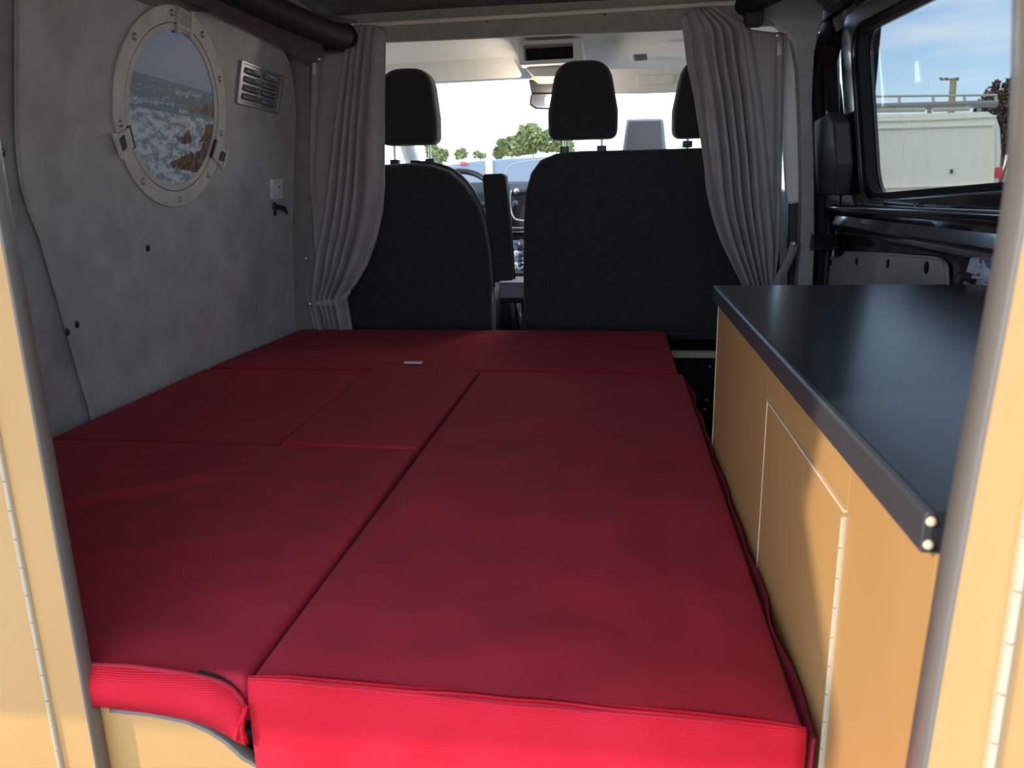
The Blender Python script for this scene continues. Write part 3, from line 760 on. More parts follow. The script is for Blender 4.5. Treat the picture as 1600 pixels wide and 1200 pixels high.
edge_sweep('edging', [(-0.70, 0.425), (-0.64, 0.421), (BX + 0.012, 0.4165)] + sc + edge2, BY + 0.0235, [(0.0, -0.001), (0.0, 0.002), (0.002, 0.0035), (0.017, 0.0035), (0.019, 0.002), (0.019, -0.001)], bp2)
box('door', (-1.2, BY - 0.001, 0.02), (-0.646, BY + 0.018, 1.5), M_wood, lc, 0.0015)
hg = box('piano_hinge', (-0.6465, BY - 0.0025, 0.04), (-0.6415, BY + 0.0, 1.49), M_hinge, lc, 0)
knuckles(hg, -0.644, BY - 0.0035, 0.05, 1.49, 0.034, 0.0024)

rc = thing('rear_cabinet', 'birch cabinet end panel at the right, in front of the worktop end', 'cabinet', (0.5, 0.46, 0.0))
RY = 0.447; RX = 0.205
RE = [(0.196, 0.02), (0.199, 0.62), (0.2025, 0.74), (0.2065, 0.84), (0.2105, 0.92), (0.2125, 0.97), (0.2125, 1.0), (0.2095, 1.04), (0.205, 1.08), (0.197, 1.2), (0.19, 1.5)]
prism('end_panel', RE + [(0.2335, 1.5), (0.2335, 0.02)], RY, RY + 0.024, 'Y', M_wood, rc, 0.0008)
box('door', (0.2375, RY - 0.001, 0.02), (0.78, RY + 0.02, 1.5), M_wood, rc, 0.0015)
edge_sweep('edging', RE, RY, [(0.0, -0.001), (0.0, 0.0006), (0.001, 0.002), (0.023, 0.002), (0.0245, 0.0006), (0.0245, -0.001)], rc)
hg = box('piano_hinge', (0.2325, RY - 0.002, 0.04), (0.2385, RY, 1.49), M_hinge, rc, 0)
knuckles(hg, 0.2355, RY - 0.003, 0.05, 1.49, 0.034, 0.0028)

# ================================================================== LEFT WALL FITTINGS
pc = at_wall(271, 171)
pn, pu, pv = wall_n(pc)
RO, RM, RI = 0.277, 0.232, 0.212
WD = (at_wall(357, 171) - at_wall(185, 171)).length / 2
HD = (at_wall(272, 14) - at_wall(272, 325)).length / 2
SX, SY = WD / RO, HD / RO
def on_wall(s, t, h=0.0):                # s,t: metres on the sticker, h: height off the lining
    y = pc.y + s * SX; z = pc.z + t * SY
    for _ in range(3):
        pass
    X = wall_x(y, z)
    return Vector((X, y, z)) + pn * h
ph = thing('porthole', 'round printed sticker of a silver porthole with a rocky seashore view on the left wall', 'porthole', tuple(pc))  # a printed vinyl sticker, modelled in low relief
def circ(r, n=72, ph_=0): return [(r * math.cos(2 * math.pi * k / n + ph_), r * math.sin(2 * math.pi * k / n + ph_)) for k in range(n)]
wf = lambda a, b, c: on_wall(a, b, c)
ring_prism('outer_ring', circ(RO), circ(RM), 0.001, 0.007, 'X', M_porth, ph, fn=wf, bev=0.0015)
ring_prism('ring_groove', circ(RM + 0.002), circ(RM - 0.002), 0.0012, 0.0055, 'X', M_line, ph, fn=wf)
ring_prism('inner_ring', circ(RM - 0.002), circ(RI), 0.001, 0.006, 'X', M_porth, ph, fn=wf, bev=0.0015)
for ang in (97, 60, 25, -12, -46, -85, -128, -168, 139):
    a = R_(ang); rr = (RO + RM) / 2 + 0.002
    dome('rivet', on_wall(rr * math.cos(a), rr * math.sin(a), 0.007), pn, 0.0095, 0.005, M_rivet, ph)
# hinge plate at the top
hp = prism('hinge_plate', [(0.0, 0.222), (0.062, 0.215), (0.066, 0.262), (0.0, 0.276)], 0.007, 0.011, 'X', M_porth, ph, fn=wf, bev=0.001)
M_plaque = pmat('green_grey_plaque', (0.2, 0.22, 0.17), (0.36, 0.38, 0.3), scale=120, rough=0.5)
prism('plaque', [(0.008, 0.232), (0.056, 0.227), (0.058, 0.258), (0.008, 0.268)], 0.011, 0.0125, 'X', M_plaque, hp, fn=wf)
for s0 in (-0.002, 0.062):
    prism('hinge_arm', [(s0 - 0.004, 0.205), (s0 + 0.005, 0.204), (s0 + 0.007, 0.27), (s0 - 0.003, 0.275)], 0.007, 0.014, 'X', M_porth, ph, fn=wf, bev=0.001)
# clamps
for (a0, sgn) in ((-158, -1), (-27, 1)):
    a = R_(a0); c, s_ = math.cos(a), math.sin(a)
    def tf(q, r): # q tangential, r radial
        return (c * r - s_ * q, s_ * r + c * q)
    cl = prism('clamp', [tf(-0.027, 0.230), tf(0.027, 0.230), tf(0.030, 0.295), tf(-0.029, 0.297)], 0.007, 0.014, 'X', M_porth, ph, fn=wf, bev=0.002)
    prism('clamp_pad', [tf(-0.03, 0.222), tf(0.03, 0.222), tf(0.03, 0.233), tf(-0.03, 0.233)], 0.006, 0.0125, 'X', M_plastic, cl, fn=wf)
    prism('wing', [tf(-0.036, 0.288), tf(0.034, 0.284), tf(0.036, 0.296), tf(-0.038, 0.304)], 0.01, 0.018, 'X', M_porth, cl, fn=wf, bev=0.002)
    prism('clamp_bolt', [tf(-0.019, 0.262), tf(0.014, 0.264), tf(0.017, 0.284), tf(-0.012, 0.287)], 0.014, 0.018, 'X', M_plastic, cl, fn=wf)
# printed sea view: coloured per vertex
def inpoly(x, y, poly):
    c = False; j = len(poly) - 1
    for i in range(len(poly)):
        xi, yi = poly[i]; xj, yj = poly[j]
        if (yi > y) != (yj > y) and x < (xj - xi) * (y - yi) / (yj - yi) + xi: c = not c
        j = i
    return c
def st(px, py):
    p = at_wall(px, py); return ((p.y - pc.y) / SX, (p.z - pc.z) / SY)
ROCKS = [[st(*q) for q in pl] for pl in (
    [(292, 170), (300, 166), (312, 168), (322, 161), (334, 160), (350, 163), (350, 190), (338, 186), (325, 182), (318, 178), (305, 175), (298, 176)],
    [(320, 194), (332, 194), (350, 188), (350, 262), (336, 262), (325, 272), (306, 270), (288, 266), (268, 262), (262, 255), (276, 248), (290, 240), (305, 238), (312, 232), (316, 222), (308, 222), (318, 208)],
    [(274, 214), (286, 212), (288, 206), (293, 204), (298, 212), (300, 222), (288, 226), (276, 220)])]
hl = st(222, 115); hrz = st(341, 148)
def fbm(x, y, s, o=5, seed=0.0):
    return noise.fractal(Vector((x * s, y * s, seed)), 0.6, 2.1, o)
def sea(s, t):
    th = hl[1] + (hrz[1] - hl[1]) * (s - hl[0]) / (hrz[0] - hl[0])
    rockc = None
    jx = s + 0.006 * fbm(s, t, 60, 3, 4); jt = t + 0.006 * fbm(s, t, 60, 3, 9)
    for pl in ROCKS:
        if inpoly(jx, jt, pl):
            k = 0.4 + 1.7 * fbm(s, t, 45, 5, 2)
            k = max(0, min(1, k))
            return (0.02 + 0.22 * k, 0.012 + 0.075 * k, 0.008 + 0.018 * k)
    if t > th:
        k = (t - th) / (RI - th)
        return (0.24 - 0.15 * k, 0.34 - 0.13 * k, 0.48 + 0.06 * k)
    d = (th - t) / (th + RI)
    deep = Vector((0.05, 0.13, 0.21)); mid = Vector((0.13, 0.23, 0.32)); foam = Vector((0.72, 0.75, 0.80))
    f = fbm(s * 0.45 + 0.12 * fbm(s, t, 8), t * 1.6, 30, 6, 7) + 0.12
    base = deep.lerp(mid, min(1, d * 2.2))
    amt = max(0, min(1, (d - 0.22) * 2.8)) + 0.25 * max(0, 1 - abs(d - 0.1) / 0.05) * (1 if s > 0.0 else 0.3)
    if abs(d - 0.30) < 0.02: amt *= 0.35
    kk = max(0, min(1, 0.5 + (f + amt * 0.9 - 0.62) * 3.0))
    if d > 0.3: kk = max(0.12, min(1, 0.62 + 1.5 * fbm(s * 0.6, t * 1.3, 42, 6, 21)))
    c = base.lerp(foam, kk * (0.4 + 0.6 * min(1, d * 2.5)))
    return tuple(c)
NR, NA = 95, 300
vs = [on_wall(0, 0, 0.003)]; colr = [sea(0, 0)]
for i in range(1, NR + 1):
    r = (RI + 0.001) * i / NR
    for k in range(NA):
        a = 2 * math.pi * k / NA; s, t = r * math.cos(a), r * math.sin(a)
        vs.append(on_wall(s, t, 0.003)); colr.append(sea(s, t))
fs = [(0, 1 + k, 1 + (k + 1) % NA) for k in range(NA)]
for i in range(1, NR):
    for k in range(NA):
        a = 1 + (i - 1) * NA
        fs.append((a + k, a + NA + k, a + NA + (k + 1) % NA, a + (k + 1) % NA))
mp_ = bpy.data.materials.new('sea_print'); mp_.use_nodes = True
at = mp_.node_tree.nodes.new('ShaderNodeAttribute'); at.attribute_name = 'print'
bs = mp_.node_tree.nodes['Principled BSDF']; bs.inputs['Roughness'].default_value = 0.4
gm = mp_.node_tree.nodes.new('ShaderNodeGamma'); gm.inputs[1].default_value = 0.9
mp_.node_tree.links.new(at.outputs['Color'], gm.inputs[0]); mp_.node_tree.links.new(gm.outputs[0], bs.inputs['Base Color'])
o = from_data('picture', vs, fs, mp_, ph, ang=180)
ca = o.data.color_attributes.new('print', 'FLOAT_COLOR', 'POINT')
ca.data.foreach_set('color', np.array([(*c, 1.0) for c in colr], dtype=np.float32).ravel())
tag(o, 'seascape with tilted horizon, surf and brown rocks')

# louvred vent
vc = at_wall(404, 136); vn, vu, vv = wall_n(vc)
vtl, vtr, vbr, vbl = [at_wall(*q) for q in ((374, 93), (441, 118), (432, 178), (367, 161))]
def vf(a, b, c):                          # a,b in 0..1 over the plate
    p = (vtl * (1 - a) + vtr * a) * b + (vbl * (1 - a) + vbr * a) * (1 - b)
    return Vector((wall_x(p.y, p.z), p.y, p.z)) + vn * c
vt = thing('vent_grille', 'square aluminium louvred vent on the left wall, right of the porthole', 'vent', tuple(vc))
prism('plate', rounded([(0, 0), (1, 0), (1, 1), (0, 1)], 0.03), 0.001, 0.005, 'X', M_alu, vt, fn=vf, bev=0.0)
ring_prism('rim', [(0, 0), (1, 0), (1, 1), (0, 1)], [(.05, .06), (.95, .06), (.95, .94), (.05, .94)], 0.004, 0.009, 'X', M_alu, vt, fn=vf, bev=0.002)
for cI in range(2):
    for rI in range(4):
        x0 = 0.1 + 0.42 * cI; x1 = x0 + 0.36; z1 = 0.88 - 0.2 * rI; z0 = z1 - 0.13
        n1 = 8; vs = []; fs = []
        for i in range(n1 + 1):
            a = x0 + (x1 - x0) * i / n1; hgt = 0.016 * math.sin(math.pi * min(1, max(0, (i / n1) * 0.96 + 0.02))) ** 0.5
            vs += [vf(a, z1, 0.005), vf(a, z1 - 0.04, 0.005 + hgt * 0.75), vf(a, z0 + 0.02, 0.005 + hgt), vf(a, z0, 0.004 + hgt * 0.9), vf(a, z0 + 0.015, 0.004)]
        for i in range(n1):
            for k in range(4): b = i * 5 + k; fs.append((b, b + 5, b + 6, b + 1))
        lv = from_data('louvre', vs, fs, M_alu, vt, ang=50)
        prism('slot', [(x0 + 0.03, z0 - 0.012), (x1 - 0.03, z0 - 0.012), (x1 - 0.03, z0 + 0.002), (x0 + 0.03, z0 + 0.002)], 0.0045, 0.0058, 'X', M_black, lv, fn=vf)
for a, b in ((0.04, 0.92), (0.5, 0.95), (0.96, 0.93), (0.03, 0.06), (0.5, 0.04), (0.96, 0.06)):
    dome('screw', vf(a, b, 0.006), vn, 0.006, 0.003, M_steel, vt, 8)

# switch and clip
s1 = [at_wall(*q) for q in ((421, 280), (438, 280), (438, 310), (421, 310))]
sp = thing('light_switch', 'small white switch on the left wall beside the curtain', 'switch', tuple(at_wall(429, 295)))
sf = lambda a, b, c: Vector((wall_x(a, b), a, b)) + vn * c
c0 = at_wall(429, 295)
hw = abs(s1[1].y - s1[0].y) / 2; hh = 0.068 / 1.2 * 0.62
prism('plate', rounded([(c0.y - hw, c0.z - hh), (c0.y + hw, c0.z - hh), (c0.y + hw, c0.z + hh), (c0.y - hw, c0.z + hh)], 0.008), 0.001, 0.012, 'X', M_white, sp, fn=sf, bev=0.003)
prism('rocker', rounded([(c0.y - hw * .5, c0.z - hh * .5), (c0.y + hw * .5, c0.z - hh * .5), (c0.y + hw * .5, c0.z + hh * .5), (c0.y - hw * .5, c0.z + hh * .5)], 0.004), 0.012, 0.016, 'X', M_white, sp, fn=sf, bev=0.001)
dome('led', sf(c0.y + 0.005, c0.z + 0.008, 0.0155), vn, 0.005, 0.002, M_plastic, sp, 8)
hk = thing('wall_clip', 'small black clip on the left wall below the white switch', 'clip', tuple(at_wall(432, 325)))
q0 = at_wall(428, 322)
dome('base', q0, vn, 0.014, 0.012, M_plastic, hk)
tube('lever', [q0 + vn * 0.008, at_wall(436, 324) + vn * 0.02, at_wall(444, 333) + vn * 0.012], [0.008, 0.008, 0.004], M_plastic, hk)
tube('tail', [q0 + vn * 0.006, at_wall(427, 330) + vn * 0.008, at_wall(428, 336) + vn * 0.004], 0.005, M_plastic, hk)

# ================================================================== CURTAINS
def curtain(name, label, tops, Lp, Rp, ybot, ridges, Y0, snap, lab, strap, strap_snap, hooks=()):
    root = thing(name, label, 'curtain', tuple(aty(*snap, Y0)), 'curtains beside the cab opening')
    NU, NV = 110, 70
    vs = []
    for j in range(NV + 1):
        v = j / NV
        for i in range(NU + 1):
            u = i / NU
            ty = interp(u, tops)
            py = ty + (ybot - ty) * v
            lx = interp(py, Lp); rx = interp(py, Rp)
            px = lx + (rx - lx) * u
            d = 0
            for (ut, ub, wd, am) in ridges:
                uu = ut + (ub - ut) * min(1, v * 1.05) ** 0.8
                d += 1.35 * am * max(0.0, 1 - (abs(u - uu) / (wd * (1.5 + 0.7 * v))) ** 2.2)
            d += 0.005 * noise.noise(Vector((u * 6, v * 2, 0.3 + len(name)))) + 0.0012 * noise.noise(Vector((u * 30, v * 2, 5)))
            d *= (0.75 + 0.5 * min(1, v * 3))
            p = aty(px, py, Y0)
            vs.append(Vector((p.x, Y0 - d, p.z)))
    fs = [(j * (NU + 1) + i, j * (NU + 1) + i + 1, (j + 1) * (NU + 1) + i + 1, (j + 1) * (NU + 1) + i) for j in range(NV) for i in range(NU)]
    c = from_data('cloth', vs, fs, M_curtain, root, ang=180)
    m = c.modifiers.new('s', 'SOLIDIFY'); m.thickness = 0.003; m.offset = 0
    dome('snap_fastener', aty(*snap, Y0 - 0.034), (0, -1, 0), 0.009, 0.005, M_steel, root)
    l4 = [aty(*q, Y0 - 0.036) for q in lab]
    ribbon('label', [l4[0], l4[1]], [l4[3], l4[2]], M_label, root, 0.002)
    st_ = [aty(*q, Y0 - 0.045) for q in strap[0]]; sb_ = [aty(*q, Y0 - 0.045) for q in strap[1]]
    if len(strap) > 2:
        for pp, dd in zip(st_, strap[2]): pp.y += dd
        for pp, dd in zip(sb_, strap[2]): pp.y += dd
    tb = ribbon('tieback', spline(st_, 6), spline(sb_, 6), M_curtain, root, 0.003)
    for q in strap_snap: dome('snap', aty(*q, Y0 - 0.05), (0, -1, 0), 0.009, 0.005, M_steel, tb)
    return root
curtain('curtain', 'taupe curtain tied back at the left of the cab opening', 
        [(0, 90), (0.1, 92), (0.35, 80), (0.5, 62), (0.58, 42), (0.7, 40), (0.9, 42), (1, 50)],
        [(40, 478), (100, 478), (200, 476), (300, 473), (400, 471), (465, 481), (480, 486), (512, 494), (560, 502)],
        [(40, 606), (60, 604), (180, 603), (290, 603), (330, 600), (370, 591), (410, 577), (440, 560), (462, 543), (490, 548), (520, 553), (560, 556)],
        545, [(0.56, 0.22, 0.03, 0.03), (0.64, 0.36, 0.028, 0.028), (0.71, 0.48, 0.027, 0.03), (0.79, 0.6, 0.03, 0.03), (0.9, 0.8, 0.06, 0.035), (0.3, 0.12, 0.07, 0.012), (1.0, 0.95, 0.03, 0.01), (0.12, 0.04, 0.03, 0.012)],
        2.93, (498, 92), [(488, 98), (494, 98), (494, 118), (488, 118)],
        ([(480, 470), (495, 470), (515, 468), (535, 460), (546, 450)], [(481, 480), (496, 480), (518, 477), (538, 469), (548, 458)]), [(484, 475), (478, 404)])
curtain('curtain', 'taupe curtain tied back at the right of the cab opening, above the worktop',
        [(0, 30), (0.03, 24), (0.15, 15), (0.3, 14), (0.5, 12), (0.6, 34), (0.66, 46), (0.9, 51), (1, 52)],
        [(10, 1064), (30, 1062), (50, 1067), (100, 1073), (150, 1084), (250, 1099), (300, 1104), (340, 1113), (380, 1127), (420, 1147), (450, 1162), (560, 1190)],
        [(10, 1150), (40, 1228), (60, 1230), (100, 1227), (200, 1222), (300, 1219), (380, 1216), (450, 1208), (560, 1205)],
        540, [(0.16, 0.16, 0.05, 0.03), (0.25, 0.33, 0.028, 0.032), (0.33, 0.47, 0.026, 0.032), (0.41, 0.62, 0.026, 0.03), (0.50, 0.74, 0.03, 0.03), (0.57, 0.9, 0.05, 0.026), (0.92, 1.0, 0.03, 0.012)],
        2.93, (1215, 55), [(1215, 65), (1222, 65), (1221, 87), (1214, 87)],
        ([(1236, 376), (1228, 400), (1216, 424), (1205, 446), (1196, 466)], [(1249, 382), (1238, 408), (1226, 432), (1215, 452), (1206, 470)]), [(1241, 381)])

# black tubes along the roof sides
for nm, lab, pth, rad, br in (
    ('roof_rail', 'thick black padded rail along the left roof edge', [(-0.915, 2.88, 1.488), (-0.925, 2.75, 1.475), (-0.955, 2.5, 1.478), (-0.985, 2.2, 1.49), (-1.0, 1.8, 1.50), (-1.0, 1.2, 1.51), (-1.0, 0.8, 1.51)], 0.040, ((508, 40), (549, 38), (546, 60), (534, 80), (509, 82))),
    ('roof_rail', 'thick black padded rail along the right roof edge', [(0.42, 2.88, 1.528), (0.47, 2.75, 1.53), (0.53, 2.5, 1.53), (0.56, 2.2, 1.54), (0.57, 1.8, 1.54), (0.57, 0.8, 1.54)], 0.033, ((1162, 12), (1191, 12), (1190, 41), (1166, 42)))):
    t = thing(nm, lab, 'rail', tuple(Vector(pth[0])), 'black roof rails')
    tube('padding', spline(pth, 8), [0.030] + [rad] * (len(spline(pth, 8)) - 1), M_rubber, t, 16)
    prism('bracket', rounded([(p.x, p.z) for p in (aty(x, y, 2.86) for x, y in br)], 0.006), 2.83, 2.89, 'Y', M_plastic, t, 0.004)

# ================================================================== SEATS
def hr_outline(w_b, w_t, h):
    return rounded([(-w_b / 2, 0), (w_b / 2, 0), (w_b / 2 + 0.002, h * 0.35), (w_t / 2, h), (-w_t / 2, h), (-w_b / 2 - 0.002, h * 0.35)], [0.035, 0.035, 0.08, 0.085, 0.085, 0.08], 8)
def puff_prism(name, pts, y0, y1, mat, parent, bev, off=(0, 0)):
    return prism(name, [(a + off[0], b + off[1]) for a, b in pts], y0, y1, 'Y', mat, parent, bev, 5)
def headrest_parts(parent, x, z, topz, ysh=0.0, h=0.272, w_=0.252):
    hr = puff_prism('headrest', hr_outline(w_, 0.19, h), 3.03, 3.14, M_seat, parent, 0.035, (x, z))
    for s in (-1, 1):
        tube('headrest_post', [(x + s * 0.069, 3.09, topz - 0.02), (x + s * 0.069, 3.09, z + 0.02)], 0.0055, M_steel, parent, 10)
        prism('post_guide', rounded([(x + s * 0.069 - 0.018, 3.075), (x + s * 0.069 + 0.018, 3.075), (x + s * 0.069 + 0.018, 3.11), (x + s * 0.069 - 0.018, 3.11)], 0.008), topz - 0.012, topz + 0.012, 'Z', M_plastic, parent, 0.003)
ds = thing('driver_seat', 'black fabric driver seat behind the left curtain, with folded armrest', 'seat', (-0.74, 3.3, 0.0))
so = [aty(x, y, 3.06) for x, y in ((770, 530), (768, 450), (764, 400), (757, 355), (745, 318), (728, 288), (705, 268), (676, 258), (640, 255), (600, 257), (566, 270), (545, 295), (530, 340), (525, 400), (528, 460), (540, 540))]
sv = [(p.x, p.z) for p in so]
puff_prism('backrest', rounded(sv, 0.03, 3), 3.04, 3.17, M_seat, ds, 0.028)
edge_ = [Vector((x - 0.004, 3.062, z)) for x, z in sv[1:9]]
tube('side_piping', spline([q + Vector((0.004, 0.022, 0)) for q in edge_], 5), 0.012, M_seatside, ds, 8)
headrest_parts(ds, -0.757, 1.128, 1.066, w_=0.222)
slab('seat_pad', [(-1.02, 3.17), (-0.47, 3.17), (-0.47, 3.68), (-1.02, 3.68)], 0.38, 0.53, 0.04, M_seat, ds, 8, 8)
box('seat_box', (-0.98, 3.1, 0.0), (-0.5, 3.6, 0.38), M_plastic, ds, 0.01)
ar = [aty(x, y, 3.10) for x, y in ((754, 278), (757, 272), (784, 271), (790, 275), (795, 330), (800, 400), (802, 438), (772, 440), (766, 400))]
puff_prism('armrest', rounded([(p.x, p.z) for p in ar], 0.008, 3), 3.09, 3.17, M_seat, ds, 0.01)
tube('armrest_piping', [aty(x, y, 3.11) for x, y in ((788, 276), (794, 330), (799, 390), (802, 436))], 0.009, M_seatside, ds, 8)
tube('recline_lever', [aty(x, y, 3.08) for x, y in ((768, 455), (770, 463), (768, 475))], 0.008, M_steel, ds, 8)

ps = thing('bench_seat', 'black fabric double passenger bench seat with two headrests', 'seat', (0.12, 3.3, 0.0))
so = [aty(x, y, 3.06) for x, y in ((819, 530), (818, 420), (819, 340), (822, 300), (830, 270), (845, 250), (868, 240), (905, 236), (1000, 234), (1090, 231), (1160, 232), (1190, 242), (1208, 270), (1214, 310), (1218, 420), (1220, 530))]
sv = [(p.x, p.z) for p in so]
puff_prism('backrest', rounded(sv, 0.02, 3), 3.04, 3.17, M_seat, ps, 0.025)
tube('lower_piping', [aty(x, y, 3.037) for x, y in ((822, 517), (900, 519), (1000, 521), (1120, 525), (1200, 527))], 0.005, M_seat, ps, 8)
headrest_parts(ps, -0.105, 1.132, 1.098)
headrest_parts(ps, 0.345, 1.126, 1.107)
slab('seat_pad', [(-0.33, 3.17), (0.57, 3.17), (0.57, 3.68), (-0.33, 3.68)], 0.38, 0.53, 0.04, M_seat, ps, 8, 8)
box('seat_box', (-0.28, 2.97, 0.0), (0.55, 3.6, 0.335), M_black, ps, 0.004)
box('batten', (-0.28, 2.95, 0.335), (0.42, 2.985, 0.357), M_woodedge, ps, 0.002)
for x, y in ((1109, 573), (1104, 625), (1101, 640)): dome('screw', aty(x, y, 2.968), (0, -1, 0), 0.006, 0.004, M_steel, ps, 8)
cb = thing('centre_cubby', 'grey box lid between driver seat and bench seat', 'cubby', (-0.4, 3.3, 0.2))
bx = [aty(x, y, 3.25) for x, y in ((780, 441), (819, 441), (819, 466), (778, 466))]
prism('lid', [(p.x, p.z) for p in bx], 3.25, 3.45, 'Y', M_vinyl, cb, 0.004)
box('body', (bx[0].x, 3.27, 0.2), (bx[1].x, 3.43, bx[2].z), M_black, cb, 0.003)
for (a, b) in (((797, 474), (801, 515)), ((807, 474), (813, 515))):
    p, q = aty(*a, 3.2), aty(*b, 3.2)
    o = ribbon('seat_belt_strap', [p, q], [p + Vector((0.018, 0, 0)), q + Vector((0.018, 0, 0))], M_alu if a[0] > 800 else M_doorplastic, cb, 0.003)

# ================================================================== CAB DETAILS
dbd = thing('dashboard', 'black dashboard with round dial and blue-grey trim seen between the seats', 'dashboard', (-0.2, 4.3, 0.0))
prism('body', rounded([(4.15, 0.45), (4.10, 0.7), (4.14, 0.93), (4.2, 0.983), (4.70, 0.965), (4.71, 0.45)], 0.02), -1.1, 0.69, 'X', M_dash, dbd, 0.005)
def dq(name, pts, y, mat, parent, t=0.02, bev=0.003):
    q = [aty(a, b, y) for a, b in pts]; return prism(name, [(p.x, p.z) for p in q], y, y + t, 'Y', mat, parent, bev)
dq('upper_trim', [(793, 286), (830, 285), (830, 296), (795, 298)], 4.09, M_dashblue, dbd)
dq('side_trim', [(790, 290), (797, 290), (799, 360), (793, 360)], 4.09, M_dashblue, dbd)
dome('dial', aty(807, 299, 4.07), (0, -1, 0), 0.015, 0.012, M_steel, dbd)
dome('knob', aty(805, 318, 4.07), (0, -1, 0), 0.016, 0.02, M_dashblue, dbd)
tube('cable', spline([aty(x, y, 4.07) for x, y in ((799, 297), (797, 312), (799, 330), (804, 341), (812, 344), (824, 345))], 5), 0.004, M_label, dbd, 8)
dq('chrome_strip', [(797, 355), (825, 355), (825, 359), (797, 359)], 4.08, M_steel, dbd)
dq('lower_strip', [(797, 361), (825, 361), (825, 364), (797, 364)], 4.08, M_alu, dbd)
pp = thing('papers', 'crumpled blue and white papers lying between the two seats', 'papers', tuple(aty(812, 424, 3.7)))
for i, (ya, yb) in enumerate(((376, 392), (392, 402), (403, 410), (411, 417), (417, 426))):
    A = aty(796, ya, 3.6 + 0.02 * i); B = aty(824, yb, 3.6 + 0.02 * i)
    n1 = 8; vs = []; 
    for k in range(n1 + 1):
        x = A.x + (B.x - A.x) * k / n1
        vs += [Vector((x, 3.62 + 0.02 * i + 0.015 * noise.noise(Vector((k * 0.9, i * 3.1, 0))), A.z + 0.01 * noise.noise(Vector((k * .7, i, 2))))), Vector((x, 3.6 + 0.02 * i + 0.02 * noise.noise(Vector((k * .8, i, 5))), B.z + 0.012 * noise.noise(Vector((k * .9, i, 7)))))]
    o = from_data('sheet', vs, [(2 * k, 2 * k + 2, 2 * k + 3, 2 * k + 1) for k in range(n1)], M_papers, pp, ang=60)
    m = o.modifiers.new('s', 'SOLIDIFY'); m.thickness = 0.004
box('tray', (aty(796, 430, 3.6).x, 3.58, 0.45), (aty(824, 430, 3.6).x, 3.75, aty(800, 426, 3.6).z), M_dash, pp, 0.003)

sw = thing('steering_wheel', 'dark steering wheel rising behind the driver seat', 'steering wheel', (-0.73, 4.0, 0.88))
wc = Vector((-0.76, 3.95, 0.875)); wn_ = Vector((0, -0.82, 0.57)).normalized(); wx = Vector((1, 0, 0)); wy = wn_.cross(wx)
if wy.z < 0: wy = -wy
ringp = [wc + wx * 0.2 * math.cos(2 * math.pi * k / 48) + wy * 0.2 * math.sin(2 * math.pi * k / 48) for k in range(49)]
tube('rim', ringp, 0.0145, M_dash, sw, 12)
dome('hub', wc, wn_, 0.07, 0.03, M_dash, sw, 20)
for a in (0, 180, 270):
    tube('spoke', [wc + wx * 0.06 * math.cos(R_(a)) + wy * 0.06 * math.sin(R_(a)), wc + wx * 0.19 * math.cos(R_(a)) + wy * 0.19 * math.sin(R_(a))], 0.012, M_dash, sw, 8)
tube('column', [wc, wc + Vector((0, 0.13, -0.08))], 0.03, M_dash, sw, 10)

# visors
vi = thing('sun_visor', 'pale grey sun visor above the driver side of the windscreen', 'visor', tuple(aty(715, 100, 3.6)))
q = [aty(x, y, 3.6) for x, y in ((590, 96), (608, 93), (700, 88), (792, 83), (802, 92), (815, 116), (812, 121), (700, 127), (660, 129), (590, 131))]
prism('flap', rounded([(p.x, p.z) for p in q], 0.01, 4), 3.60, 3.62, 'Y', M_cabgrey, vi, 0.007)
tube('pivot', [aty(606, 84, 3.6), aty(613, 92, 3.61)], 0.009, M_white, vi, 8)
vi = thing('sun_visor', 'grey sun visor with a rectangular mirror cover on the passenger side', 'visor', tuple(aty(1000, 125, 3.6)))
q = [aty(x, y, 3.6) for x, y in ((948, 108), (1040, 106), (1110, 105), (1110, 142), (1000, 146), (955, 146))]
prism('flap', rounded([(p.x, p.z) for p in q], 0.01, 4), 3.60, 3.62, 'Y', M_cabgrey, vi, 0.006)
q = [aty(x, y, 3.595) for x, y in ((996, 118), (1053, 116), (1050, 131), (996, 134))]
prism('mirror_cover', [(p.x, p.z) for p in q], 3.594, 3.602, 'Y', M_cabgrey, vi, 0.002)
gc = thing('grab_clip', 'small dark coat clip on the cab headlining right of the middle headrest', 'clip', tuple(aty(1000, 90, 3.4)))
q = [aty(x, y, 3.42) for x, y in ((990, 86), (1010, 85), (1011, 94), (991, 95))]
prism('base', [(p.x, p.z) for p in q], 3.40, 3.43, 'Y', M_vinyl, gc, 0.002)
tube('hook', [aty(988, 87, 3.39), aty(989, 92, 3.385), aty(992, 95, 3.39)], 0.004, M_white, gc, 8)

# overhead console
oc = thing('overhead_console', 'cream overhead console with a dark open compartment', 'console', tuple(aty(858, 80, 3.25)))
q = [aty(x, y, 3.25) for x, y in ((802, 62), (912, 58), (915, 96), (870, 104), (818, 104), (810, 98))]
outer_ = [aty(x, y, 3.25) for x, y in ((806, 64), (910, 59), (914, 97), (812, 102))]
inner_ = [aty(x, y, 3.25) for x, y in ((818, 71), (895, 67), (896, 91), (820, 95))]
ring_prism('surround', [(p.x, p.z) for p in outer_], [(p.x, p.z) for p in inner_], 3.245, 3.34, 'Y', M_cabliner, oc, bev=0.006)
dq('compartment', [(814, 68), (898, 64), (899, 94), (816, 98)], 3.335, M_black, oc, 0.02, 0)
q = [aty(x, y, 3.34) for x, y in ((812, 96), (912, 92), (905, 110), (880, 119), (835, 120), (822, 108))]
prism('lower_housing', rounded([(p.x, p.z) for p in q], 0.01, 4), 3.34, 3.6, 'Y', M_cabliner, oc, 0.008)
q = [aty(x, y, 3.36) for x, y in ((828, 119), (872, 117), (866, 125), (838, 126))]
